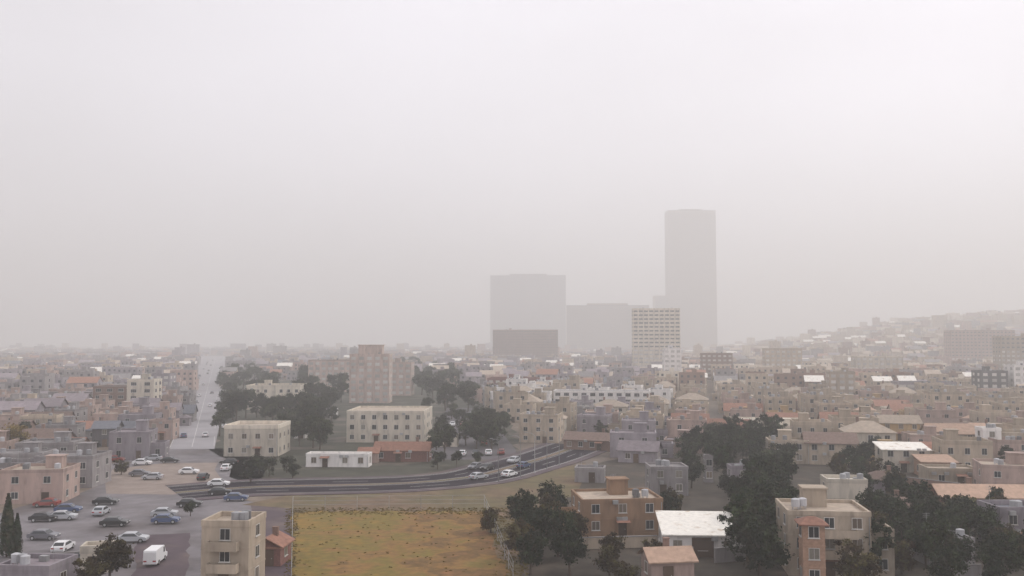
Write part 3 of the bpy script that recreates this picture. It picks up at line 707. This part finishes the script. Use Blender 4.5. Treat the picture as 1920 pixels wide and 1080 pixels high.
# ------------------------------------------------------------------ the packed districts
protos = []
specs = [('beige', 'flat', 'beige', 2, 12, 10), ('beige', 'gable', 'tile', 1, 13, 9), ('grey', 'flat', 'grey', 2, 12, 10), ('mauve grey', 'flat', 'mauve', 2, 11, 10),
         ('pinkish', 'flat', 'beige', 2, 11, 10), ('cream', 'flat', 'white', 1, 13, 10), ('grey', 'gable', 'slate', 1, 14, 9), ('cream', 'hip', 'beige', 2, 12, 10),
         ('pinkish', 'hip', 'peach', 1, 13, 10), ('mauve grey', 'gable', 'mauve', 2, 12, 9), ('white', 'flat', 'grey', 3, 10, 10), ('beige', 'flat', 'grey', 3, 12, 11),
         ('brown', 'gable', 'brown', 1, 13, 9), ('ochre', 'flat', 'beige', 1, 12, 10)]
RW = {'flat': 'flat roofed', 'gable': 'gable roofed', 'hip': 'hip roofed'}
for i, (wl, rf, rcx, fl, w_, d_) in enumerate(specs):
    o = house('house', w_, d_, fl, wl, rf, rcx, detail=False, seed=100 + i, sides='flr', gap=3.4, wing=((1 if i % 2 else -1), 4, 6, 1) if i % 3 == 0 else None)
    protos.append([o, wl, rf, False, w_, d_])
left_mix = [2, 3, 3, 9, 4, 6, 2, 0, 12, 4]; right_mix = [0, 0, 4, 7, 11, 13, 1, 5, 8, 12, 0, 13, 4]; mid_mix = [2, 0, 4, 11, 3, 7, 10]
P_VERGE = [(455, 960), (560, 925), (1000, 885), (1070, 880), (1060, 935), (1010, 960), (975, 1130), (440, 1130)]
RES = [P_VERGE, P_PLAZA, P_BOUL, P_PARK, P_WOOD, P_FIELD, P_PARKING]
road_occ = [(p.x, p.y) for p in rc[::2]]
def free(x, y, r):
    for (ox, oy, orad) in occ:
        if (x - ox) ** 2 + (y - oy) ** 2 < (r + orad * .92) ** 2: return False
    p = to_px(x, y)
    for poly in RES:
        if inside(p, poly): return False
    for qx, qy in road_occ:
        if (x - qx) ** 2 + (y - qy) ** 2 < (10 + r) ** 2: return False
    return True
rf_ = random.Random(77)
cells = []
for gx in range(-150, 151):
    for gy in range(-60, 225):
        for ang in (R(-12), R(7)):
            cx = gx * 14.5 + (gx // 4) * 5; cy = 230 + gy * 12.5 + (gy // 2) * 5
            x = cx * math.cos(ang) - (cy - 230) * math.sin(ang); y = 230 + cx * math.sin(ang) + (cy - 230) * math.cos(ang)
            if y < 165 or y > 2900: continue
            p = to_px(x, y)
            if p[0] < -25 or p[0] > 1945 or (p[0] > 960) != (ang < 0): continue
            if y > 800 and rf_.random() < (.45 if y < 1400 else .8): continue
            cells.append((math.hypot(x, y), x + rf_.uniform(-1.2, 1.2), y + rf_.uniform(-1, 1), ang, p))
cells.sort()
ZN = ((140, 'at the far left edge'), (395, 'left of the boulevard'), (560, 'behind the left end of the park'), (760, 'behind the pinkish blocks'), (900, 'behind the car park'),
      (1060, 'below the left hazy tower'), (1240, 'round the long white block'), (1440, 'behind the dark slate grove'), (1640, 'behind the largest beige house'), (1800, 'behind the bright white sloping roof'), (9999, 'at the far right edge'))
zname = lambda p: next(t for a, t in ZN if p[0] < a)
dname = lambda d: ('in the nearest rows' if d < 260 else 'in the second rows' if d < 330 else 'in the third rows' if d < 400 else 'in the hazy back rows')
n_h = 0; far = []
MAXH = 300 - 62
seen_px = []
for d, x, y, ang, p in cells:
    if not free(x, y, 4.5): continue
    if n_h < MAXH:
        mx = left_mix if p[0] < 395 else mid_mix if p[0] < 1240 else right_mix
        k = rf_.choice(mx); pr = protos[k]
        if not pr[3]: pr[3] = True; o = pr[0]
        else: o = copy_tree(pr[0])
        o.scale = (rf_.uniform(.84, 1.12), rf_.uniform(.8, 1.05), rf_.uniform(.85, 1.1))
        o.location = (x, y, 0); o.rotation_euler = (0, 0, ang + rf_.choice((0, 0, PI / 2 * 0, R(4), R(-5))))
        st = {1: 'one storey', 2: 'two storey', 3: 'three storey'}[specs[k][3]]
        z = zname(p)
        tag(o, f'{pr[1]} {RW[pr[2]]} house {dname(d)} {z}', 'house', 'houses ' + z)
        n_h += 1; last_d = d
    else: far.append((x, y, ang, p))
print('fill houses', n_h, 'to distance', last_d, 'far', len(far))
for pr in protos:
    if not pr[3]:
        for c in list(pr[0].children_recursive): bpy.data.objects.remove(c)
        bpy.data.objects.remove(pr[0])

fm = [WALL['beige'], WALL['grey'], WALL['mauve grey'], WALL['pinkish'], WALL['cream'], WALL['white'], ROOF['beige'], ROOF['grey'], ROOF['mauve'], ROOF['tile'], ROOF['white'], ROOF['slate'], GLASS, WALL['brown']]
b = MB()
for x, y, ang, p in far:
    lf = p[0] < 1240
    wi = rf_.choice([1, 2, 2, 3, 0, 1] if lf else [0, 0, 3, 4, 1, 13, 0]); ri = rf_.choice([7, 8, 8, 6, 9, 11, 10] if lf else [6, 6, 7, 9, 10, 8])
    w_ = rf_.uniform(8, 15) * (1 if y < 1400 else 1.6); d_ = rf_.uniform(8, 12); fl = rf_.choice([1, 2, 2, 2, 3, 3, 4]) if y < 1000 or rf_.random() > .02 else rf_.choice((6, 7, 8)); h = fl * 3
    T = Matrix.Translation((x, y, hill_z(x, y) - (.6 if hill_z(x, y) > .3 else 0))) @ Matrix.Rotation(ang + rf_.uniform(-.06, .06), 4, 'Z')
    b.box(-w_ / 2, w_ / 2, -d_ / 2, d_ / 2, -.1, h, wi, T)
    if rf_.random() < .65 or fl > 3:
        b.box(-w_ / 2 + .2, w_ / 2 - .2, -d_ / 2 + .2, d_ / 2 - .2, h + .01, h + .12, ri, T)
        for a in ((-w_ / 2 - .05, w_ / 2 + .05, -d_ / 2 - .05, -d_ / 2 + .2), (-w_ / 2 - .05, w_ / 2 + .05, d_ / 2 - .2, d_ / 2 + .05), (-w_ / 2 - .05, -w_ / 2 + .2, -d_ / 2 + .2, d_ / 2 - .2), (w_ / 2 - .2, w_ / 2 + .05, -d_ / 2 + .2, d_ / 2 - .2)):
            b.box(*a, h - .01, h + .7, wi, T)
        if rf_.random() < .5: b.box(0, 2.6, 0, 2.4, h + .13, h + 2.6, wi, T)
    else:
        rh = d_ * .28; e = .4; P = lambda *q: tuple(T @ Vector(q))
        b.quad(P(-w_ / 2 - e, -d_ / 2 - e, h - .1), P(w_ / 2 + e, -d_ / 2 - e, h - .1), P(w_ / 2 + e, 0, h + rh), P(-w_ / 2 - e, 0, h + rh), ri)
        b.quad(P(w_ / 2 + e, d_ / 2 + e, h - .1), P(-w_ / 2 - e, d_ / 2 + e, h - .1), P(-w_ / 2 - e, 0, h + rh), P(w_ / 2 + e, 0, h + rh), ri)
        for s in (-1, 1): b.tri(P(s * w_ / 2, -d_ / 2, h), P(s * w_ / 2, d_ / 2, h), P(s * w_ / 2, 0, h + rh * .94), wi)
    if y < 800:
        n = int(w_ / 3.2)
        for f_ in range(fl):
            for k in range(n):
                xx = -w_ / 2 + w_ * (k + .5) / n; b.box(xx - .65, xx + .65, -d_ / 2 - .05, -d_ / 2 - .01, f_ * 3 + 1, f_ * 3 + 2.3, 12, T)
            for s in (-1, 1):
                b.box(s * (w_ / 2 + .03) - .02, s * (w_ / 2 + .03) + .02, -.7, .7, f_ * 3 + 1, f_ * 3 + 2.3, 12, T)
tag(b.build('distant_town', fm), 'packed hazy rooftops of the distant town fading into the haze', 'town', kind='stuff')

# ------------------------------------------------------------------ trees placed
tid = 0
def fill_trees(poly, n, keys, label, group, s0=.85, s1=1.2, mind=4.6, avoid=1.0, excl=()):
    global tid
    pts = [gp(*q) for q in poly]; x0 = min(p[0] for p in pts); x1 = max(p[0] for p in pts); y0 = min(p[1] for p in pts); y1 = max(p[1] for p in pts)
    k = 0; t = 0
    while k < n and t < 9000:
        t += 1; x = rg.uniform(x0, x1); y = rg.uniform(y0, y1)
        if not inside(to_px(x, y), poly): continue
        if any(inside(to_px(x, y), e) for e in excl): continue
        if any((x - a) ** 2 + (y - c) ** 2 < (r * avoid + 2.0) ** 2 for a, c, r in occ): continue
        if any((x - a) ** 2 + (y - c) ** 2 < mind ** 2 for a, c, r in tree_placed): continue
        if any((x - a) ** 2 + (y - c) ** 2 < 11.5 ** 2 for a, c in road_occ): continue
        tree(rg.choice(keys), x, y, label, group, rg.uniform(s0, s1)); k += 1
DK = ['dark0', 'dark1', 'dark2', 'dark3']; PK = ['park0', 'park1', 'park2', 'park3']; BR = ['brown0', 'brown1']
# single trees that stand out
x, y = gp(12, 1045); tree('cyp0', x, y, 'near black narrow cypress at the left edge of the plaza', s=.95)
x, y = gp(30, 1052); tree('cyp0', x, y, 'shorter black cypress just right of the one at the left edge', s=.7)
x, y = gp(18, 872); tree('ochre0', x, y, 'ochre yellow tree at the left edge of the district', s=1.3)
x, y = gp(205, 1098); tree('brown1', x, y, 'olive brown round tree at the bottom edge, lower left', s=1.0)
x, y = gp(170, 1110); tree('brown0', x, y, 'reddish brown tree left of the olive brown round tree at the bottom edge', s=.75)
x, y = gp(357, 968); tree('dark0', x, y, 'small black tree alone on the plaza right of the beige square', s=.42)
x, y = gp(920, 1000); tree('brown0', x, y, 'rust brown tree on the upper right corner of the ochre playing field', s=.75)
x, y = gp(448, 1060); tree('brown1', x, y, 'dark red brown tree behind the lower left beige house', s=.8)
x, y = gp(470, 905); tree('park1', x, y, 'dark green tree at the front left corner of the park', s=.8)
fill_trees([(950, 985), (1050, 965), (1085, 1010), (1100, 1090), (960, 1095)], 11, DK + BR, 'near black tree in the clump between the playing field and the ochre house', 'black trees right of the playing field', .88, 1.1, 3.6, .7)
fill_trees([(1290, 845), (1450, 835), (1500, 900), (1480, 960), (1290, 955)], 30, ['dark0', 'dark2', 'park2', 'dark3'], 'dark slate green tree in the grove above the brilliant white house', 'dark slate grove trees', .9, 1.15, 4.2, .7)
fill_trees([(1390, 960), (1480, 950), (1500, 1095), (1380, 1100)], 14, DK, 'tall black green tree between the brilliant white house and the largest beige house', 'black trees right of the white house', 1.0, 1.25, 3.8, .7)
fill_trees([(1245, 940), (1290, 950), (1262, 1010), (1240, 1030)], 3, DK + BR, 'dark tree behind the brilliant white house and beside the ochre house', 'trees by the ochre house', .7, .95, 4, .6)
fill_trees([(1110, 1060), (1230, 1060), (1230, 1110), (1110, 1110)], 4, BR, 'dark brown tree below the ochre house at the bottom edge', 'brown trees below the ochre house', .6, .85, 4, .6)
fill_trees([(1560, 880), (1660, 880), (1700, 960), (1640, 1010), (1570, 900)], 13, DK + BR, 'dark brown green tree below the bright white sloping roof', 'trees below the white sloping roof', .7, 1.0, 4, .6)
fill_trees([(1630, 985), (1920, 990), (1990, 1120), (1600, 1120)], 30, DK + BR + ['dark1'], 'black brown tree in the wood at the lower right corner', 'trees of the lower right wood', .75, 1.1, 4, .6)
fill_trees([(1800, 965), (1990, 965), (1990, 1010), (1800, 1000)], 6, ['olive0', 'olive1'], 'olive green small tree below the long red brown row building', 'olive trees below the row building', .9, 1.1, 4, .5, )
fill_trees([(398, 842), (412, 715), (470, 705), (590, 760), (640, 760), (640, 850), (540, 862), (520, 800), (420, 790)], 44, PK, 'dark green tree in the left half of the park', 'trees in the left half of the park', 1.15, 1.5, 4, .5)
EX = [[(412, 800), (530, 800), (530, 885), (412, 885)], [(640, 760), (815, 760), (815, 895), (550, 895), (550, 862), (640, 850)]]
fill_trees([(398, 845), (404, 780), (640, 775), (800, 830), (960, 800), (960, 868), (480, 890)], 36, PK, 'dark green tree in the front part of the park', 'trees in the front part of the park', .9, 1.25, 3.6, .45, excl=EX)
fill_trees([(560, 700), (650, 705), (660, 760), (590, 770)], 15, PK, 'dark green tree behind the flat white shed in the park', 'trees behind the white shed', 1.25, 1.55, 4.5, .5)
fill_trees([(750, 690), (800, 690), (960, 780), (900, 775), (810, 770)], 26, PK, 'dark green tree along the upper right side of the park', 'trees on the upper right side of the park', 1.2, 1.55, 4.5, .5)
fill_trees([(800, 765), (960, 800), (965, 850), (800, 850)], 7, PK + ['dark1'], 'dark tree standing between the parked cars of the car park', 'car park trees', .8, 1.0, 6.5, .5)
fill_trees([(480, 888), (800, 880), (940, 862), (940, 872), (640, 893), (480, 900)], 9, PK, 'dark round tree in the row along the far kerb of the main road', 'street trees on the far side of the main road', .5, .7, 5, .4, excl=EX)
fill_trees([(970, 830), (1260, 760), (1270, 880), (1000, 900)], 6, ['olive0', 'olive1', 'park0'], 'small olive green tree on the verge between road and workshops', 'small trees on the verge', .6, .9, 6, .7)
fill_trees([(1440, 870), (1900, 830), (1930, 920), (1560, 900)], 8, ['olive1', 'park1', 'park3'], 'small green tree between the beige houses of the right hand district', 'small trees of the right hand district', .6, .8, 6, .6)
fill_trees([(0, 800), (320, 780), (330, 860), (0, 880)], 6, ['brown0', 'park2'], 'small brown green tree among the houses left of the boulevard', 'small trees left of the boulevard', .5, .75, 6, .6)
fill_trees([(0, 780), (320, 760), (320, 900), (0, 930)], 6, ['brown0', 'park1', 'park3'], 'dark brown green tree between the packed houses left of the plaza', 'trees between the houses left of the plaza', .5, .8, 6, .6)
fill_trees([(1480, 750), (1920, 750), (1920, 860), (1480, 850)], 14, ['brown0', 'park1', 'park3', 'brown1'], 'dark tree between the packed houses of the right hand district', 'trees between the packed houses on the right', .5, .85, 6, .3)
print('trees', sum(1 for o in bpy.data.objects if not o.parent and o.name.split('.')[0].endswith('tree')))
for k, p in TREES.items():
    if not p['_used']:
        for c in list(p.children_recursive): bpy.data.objects.remove(c)
        bpy.data.objects.remove(p)

# ------------------------------------------------------------------ cars
TYRE = mat('tyre_rubber', (.02, .02, .02), rough=.9, rnd=0)
CARP = {n: mat('car_paint_' + n, c, rough=.3, var=.03, rnd=.05, spec=.6) for n, c in (('white', (.8, .8, .8)), ('silver', (.42, .43, .45)), ('black', (.02, .02, .022)), ('grey', (.16, .16, .18)), ('red', (.25, .04, .03)), ('blue', (.06, .09, .18)))}
LAMP = mat('headlight_glass', (.7, .7, .68), rough=.15, rnd=0); TAIL = mat('tail_light', (.35, .02, .02), rough=.2, rnd=0)
def extrude_profile(prof, y0, y1, inset=None):
    b = MB(); n = len(prof)
    for i in range(n):
        j = (i + 1) % n; a, c = prof[i], prof[j]
        b.quad((a[0], y0(a), a[1]), (c[0], y0(c), c[1]), (c[0], y1(c), c[1]), (a[0], y1(a), a[1]))
    b.v += [(p[0], y0(p), p[1]) for p in prof]; k = len(b.v); b.f.append(tuple(range(k - n, k))[::-1]); b.m.append(0)
    b.v += [(p[0], y1(p), p[1]) for p in prof]; k = len(b.v); b.f.append(tuple(range(k - n, k))); b.m.append(0)
    return b
wm_ = MB(); wm_.tube([(0, -.11, 0), (0, .11, 0)], .33, 14); WHEEL = wm_.mesh('wheel', TYRE)
wr_ = MB(); wr_.tube([(0, -.125, 0), (0, .125, 0)], .2, 10); RIM = wr_.mesh('rim', METAL)
LB = MB(); LB.box(-.03, .03, -.2, .2, -.08, .08); HL = LB.mesh('headlight', LAMP); TL_ = LB.mesh('tail_light', TAIL)
def car_proto(colour, van=False):
    r = empty('parked_van' if van else 'parked_car')
    if van:
        prof = [(-2.45, .35), (2.4, .35), (2.45, .9), (1.75, 1.15), (1.2, 2.05), (1.0, 2.12), (-2.4, 2.12), (-2.48, 1.9)]
    else:
        prof = [(-2.1, .32), (2.1, .32), (2.15, .68), (2.0, .82), (1.1, .95), (.45, 1.38), (.2, 1.45), (-1.0, 1.45), (-1.25, 1.4), (-1.75, .98), (-2.12, .92), (-2.18, .6)]
    hw = lambda p: .88 - .16 * max(0, min(1, (p[1] - .95) / .5)) * (0.4 if van else 1)
    extrude_profile(prof, lambda p: -hw(p), lambda p: hw(p)).build('body', CARP[colour], r)
    z0, z1 = (1.2, 1.9) if van else (.98, 1.34)
    for s in (-1, 1):
        g = MB(); xs = (1.45, .7, .4, 1.25) if van else (.92, -1.5, -1.12, .4)
        ya, yb = s * (hw((0, z0)) + .012), s * (hw((0, z1)) + .012)
        q = [(xs[0], ya, z0), (xs[1], ya, z0), (xs[2] if not van else .7, yb, z1), (xs[3] if not van else 1.2, yb, z1)]
        g.quad(*(q if s < 0 else q[::-1])); g.build('side_window', GLASS, r)
    g = MB(); W = .7
    if van: g.quad((1.78, -W, 1.18), (1.78, W, 1.18), (1.26, W, 1.98), (1.26, -W, 1.98))
    else: g.quad((1.09, -W, 1.0), (1.09, W, 1.0), (.5, W * .9, 1.39), (.5, -W * .9, 1.39))
    g.build('windscreen', GLASS, r)
    if not van:
        g = MB(); g.quad((-1.74, W, 1.02), (-1.74, -W, 1.02), (-1.28, -W * .9, 1.4), (-1.28, W * .9, 1.4)); g.build('rear_window', GLASS, r)
    for x in (-1.3, 1.35):
        for s in (-1, 1): wl = link('wheel', WHEEL, r, (x, s * .8, .33)); link('rim', RIM, wl)
    for s in (-1, 1): link('headlight', HL, r, (2.14 if not van else 2.44, s * .6, .68)); link('tail_light', TL_, r, (-2.16 if not van else -2.46, s * .6, .75))
    return r
cars = {}
def car(colour, x, y, rz, label, group=None, van=False, z=.09):
    k = (colour, van)
    if k not in cars: cars[k] = car_proto(colour, van); o = cars[k]
    else: o = copy_tree(cars[k])
    o.location = (x, y, z); o.rotation_euler = (0, 0, rz); tag(o, label, 'van' if van else 'car', group); return o
x, y = gp(291, 1056); car('white', x, y, R(95), 'white van parked on the violet yard at the lower left', van=True)
for px, py, c, dg, lb in ((82, 978, 'black', 5, 'black car on the left part of the plaza'), (82, 1012, 'grey', 0, 'dark grey car below the black car on the left of the plaza'), (118, 975, 'silver', 8, 'silver car right of the black car on the plaza'),
        (412, 928, 'black', 10, 'black car on the plaza near the left end of the main road'), (258, 850, 'black', 8, 'black car left of the foot of the boulevard'), (262, 893, 'grey', 6, 'grey car standing on the beige square'),
        (216, 866, 'red', 5, 'dark red car above the beige square'), (410, 912, 'white', 5, 'white car above the black car near the left end of the main road')):
    x, y = gp(px, py); car(c, x, y, R(dg), lb)
rcar = random.Random(9)
k = 0
while k < 22:
    px, py = rcar.uniform(60, 480), rcar.uniform(860, 1060); x, y = gp(px, py)
    if not inside((px, py), P_PLAZA) or (250 < px < 360 and py > 995) or (360 < px < 480 and py > 940): continue
    if any((x - a) ** 2 + (y - c) ** 2 < (r + 3) ** 2 for a, c, r in occ) or any((x - o.location.x) ** 2 + (y - o.location.y) ** 2 < 36 for o in bpy.data.objects if o.name.startswith('parked') and not o.parent and o.get('label')): continue
    if any((x - a) ** 2 + (y - c) ** 2 < 11.5 ** 2 for a, c in road_occ): continue
    c = rcar.choice(('white', 'silver', 'grey', 'black', 'silver', 'blue', 'black', 'grey', 'red', 'white'))
    where = ('the left part' if px < 190 else 'the middle' if px < 330 else 'the right part') + ' of the plaza, ' + ('near the camera' if py > 960 else 'half way back' if py > 905 else 'by the foot of the boulevard')
    car(c, x, y, R(rcar.choice((5, 8, 95, 185))), f'{c} car parked in {where}', 'cars parked across the plaza'); k += 1
def along(pts, i, off, flip=False):
    d = (pts[min(i + 1, len(pts) - 1)] - pts[i - 1]).normalized(); n = Vector((-d.y, d.x)); p = pts[i] + n * off
    return p.x, p.y, math.atan2(d.y, d.x) + (PI if flip else 0)
CI = list(range(8, len(rc) - 5))
for k, (fr, off, c, lb) in enumerate(((.12, -3, 'silver', 'silver car at the left end of the near carriageway'), (.33, -6.3, 'white', 'white car on the near carriageway above the playing field'), (.40, 3.1, 'black', 'black car on the far carriageway in front of the long low white building'),
        (.55, 6.3, 'grey', 'grey car on the far carriageway in front of the brick annex'), (.66, -3.1, 'blue', 'blue car on the near carriageway above the upper right corner of the field'), (.8, 3.1, 'silver', 'silver car on the far carriageway below the car park'))):
    x, y, a = along(rc, CI[int(fr * (len(CI) - 1))], off, off > 0); car(c, x, y, a, lb)
for k in range(26):
    x, y, a = along(bl, 1 + int((k / 26) ** 1.7 * 50), rcar.choice((-9, -3.2, 3.2, 9)))
    c = rcar.choice(('white', 'silver', 'grey', 'black', 'blue')); car(c, x, y, a, f'{c} car on the pale boulevard, ' + ('its near end' if k < 9 else 'its middle stretch' if k < 17 else 'its hazy far end'), 'cars on the boulevard')
k = 0
a0 = Vector(gp(845, 858)); a1 = Vector(gp(955, 852))
for row in range(5):
    p0, p1 = Vector(gp(830 + row * 3, 856 - row * 19)), Vector(gp(952 - row * 12, 852 - row * 18))
    n = int((p1 - p0).length / 3.1)
    for j in range(n):
        if rcar.random() < .18 or k >= 44: continue
        p = p0.lerp(p1, (j + .5) / n)
        if any((p.x - a) ** 2 + (p.y - c) ** 2 < 2.5 ** 2 for a, c, r in tree_placed) or any((p.x - a) ** 2 + (p.y - c) ** 2 < (r + 2) ** 2 for a, c, r in occ): continue
        c = rcar.choice(('white', 'white', 'silver', 'black', 'grey', 'black', 'red', 'blue'))
        car(c, p.x, p.y, R(90 + rcar.choice((-3, 2, 180))), f'{c} car in {("the front", "the second", "the third", "the fourth", "the back")[row]} row of the car park', 'cars in the car park'); k += 1

# ------------------------------------------------------------------ street lamps along the road
lp = empty('street_lamp'); b = MB(); b.tube([(0, 0, 0), (0, 0, .9), (0, 0, 8.5)], [.12, .09, .06], 8); b.build('pole', METAL, lp)
b = MB(); b.tube([(0, 0, 8.4), (0, -.8, 8.9), (0, -2.0, 9.0)], [.05, .045, .04], 6); b.build('arm', METAL, lp)
b = MB(); b.box(-.16, .16, -2.6, -1.9, 8.92, 9.06); b.build('lamp_head', METAL, lp)
for k in range(8):
    o = lp if k == 0 else copy_tree(lp); i = 8 + int(k * (len(rc) - 14) / 8); x, y, a = along(rc, i, -9.2)
    o.location = (x, y, .15); o.rotation_euler = (0, 0, a + PI); tag(o, 'grey street lamp in the row on the near kerb of the main road', 'street lamp', 'street lamps along the main road')

b = MB(); rt = random.Random(3); fp = [gp(*q) for q in P_FIELD]; k = 0
while k < 2200:
    x = rt.uniform(-42, 4); y = rt.uniform(104, 162); p = to_px(x, y)
    ins = inside(p, P_FIELD); near_edge = min(abs(p[0] - 550), abs(p[1] - 957), abs(p[0] - (905 + (p[1] - 957) * .42))) < 9
    if not (p[0] > 535 and p[0] < 990 and p[1] > 938): continue
    if ins and not near_edge and rt.random() < .96: continue
    k += 1
    for q in range(4):
        x += rt.uniform(-.2, .2); y += rt.uniform(-.2, .2); a = rt.uniform(0, PI); r = rt.uniform(.05, .16); hh = rt.uniform(.06, .2); dx, dy = math.cos(a) * r, math.sin(a) * r
        b.quad((x - dx, y - dy, .03), (x + dx, y + dy, .03), (x + dx * 1.3 + .05, y + dy * 1.3, hh), (x - dx * 1.3 + .05, y - dy * 1.3, hh * .8))
tag(b.build('dry_grass', mat('dry_grass_blades', (.17, .12, .03), var=.3, scale=.3, rnd=0, world=True, c2=(.12, .10, .03), c2amt=.4, c2scale=.2)), 'dry yellow green grass tufts on and round the ochre playing field', 'grass', kind='stuff')

# fence round the playing field, garden walls
def fence(name, pxs, label, h=2.4):
    r = empty(name, (*gp(*pxs[0]), 0)); o = Vector(r.location); pts = [Vector((*gp(*p), 0)) - o for p in pxs]; rails = MB(); 
    for i in range(len(pts) - 1):
        a, c = pts[i], pts[i + 1]; n = max(1, int((c - a).length / 5))
        for k in range(n + (i == len(pts) - 2)):
            p = a.lerp(c, k / n); q = MB(); q.tube([(p.x, p.y, 0), (p.x, p.y, h)], .05, 5); q.build('post', METAL, r)
        for z in (.9, 1.6, h - .05): rails.tube([(a.x, a.y, z), (c.x, c.y, z)], .025, 4)
    rails.build('rail', METAL, r); tag(r, label, 'fence')
fence('field_fence', [(546, 1100), (549, 956), (908, 953), (962, 1088)], 'grey rail fence round the ochre playing field')
def gwall(pxs, label, wm, h=1.9, t=.25):
    r = empty('garden_wall', (*gp(*pxs[0]), 0)); o = Vector(r.location); b = MB(); c_ = MB()
    for i in range(len(pxs) - 1):
        a = Vector((*gp(*pxs[i]), 0)) - o; c = Vector((*gp(*pxs[i + 1]), 0)) - o; L_ = (c - a).length
        T = Matrix.Translation(a) @ Matrix.Rotation(math.atan2(c.y - a.y, c.x - a.x), 4, 'Z')
        b.box(0 if i == 0 else t, L_, -t / 2, t / 2, -.1, h, T=T); c_.box(-.03 if i == 0 else t, L_ + .03, -t / 2 - .05, t / 2 + .05, h + .003, h + .12, T=T)
    b.build('wall', wm, r); c_.build('coping', KERB, r); tag(r, label, 'wall')
gwall([(1232, 1062), (1300, 1058)], 'pinkish garden wall left of the dark gateway of the brilliant white house', WALL['pinkish'], 2.2)
gwall([(1340, 1056), (1402, 1050)], 'grey garden wall right of the gateway of the brilliant white house', WALL['grey'])
gwall([(1080, 1030), (1232, 1026)], 'beige garden wall in front of the ochre walled house', WALL['beige'], 1.6)
gwall([(1640, 905), (1800, 925)], 'brown garden wall below the bright white sloping roof', WALL['brown'])
gwall([(1745, 1092), (1840, 1088)], 'grey garden wall in front of the low pale grey house at lower right', WALL['grey'])
gwall([(60, 1062), (250, 1050)], 'mauve grey wall across the lower left plaza', WALL['mauve grey'], 1.5)

# ------------------------------------------------------------------ haze
b = MB(); b.box(-6100, 6100, -400, 6300, -1.2, 452)
hz = b.build('haze', None) if False else None
me = bpy.data.meshes.new('haze'); me.from_pydata(b.v, [], b.f); hz = bpy.data.objects.new('haze', me); col.objects.link(hz)
m = bpy.data.materials.new('haze_air'); m.use_nodes = True; m.node_tree.nodes.clear()
pv = m.node_tree.nodes.new('ShaderNodeVolumePrincipled'); oo = m.node_tree.nodes.new('ShaderNodeOutputMaterial')
pv.inputs['Color'].default_value = (.935, .935, .92, 1); pv.inputs['Density'].default_value = HAZE; pv.inputs['Anisotropy'].default_value = 0.3
m.node_tree.links.new(pv.outputs[0], oo.inputs['Volume']); me.materials.append(m)
tag(hz, 'pale dusty haze lying over the whole town', 'haze', kind='stuff')
for o in bpy.data.objects:
    if '_used' in o.keys(): del o['_used']
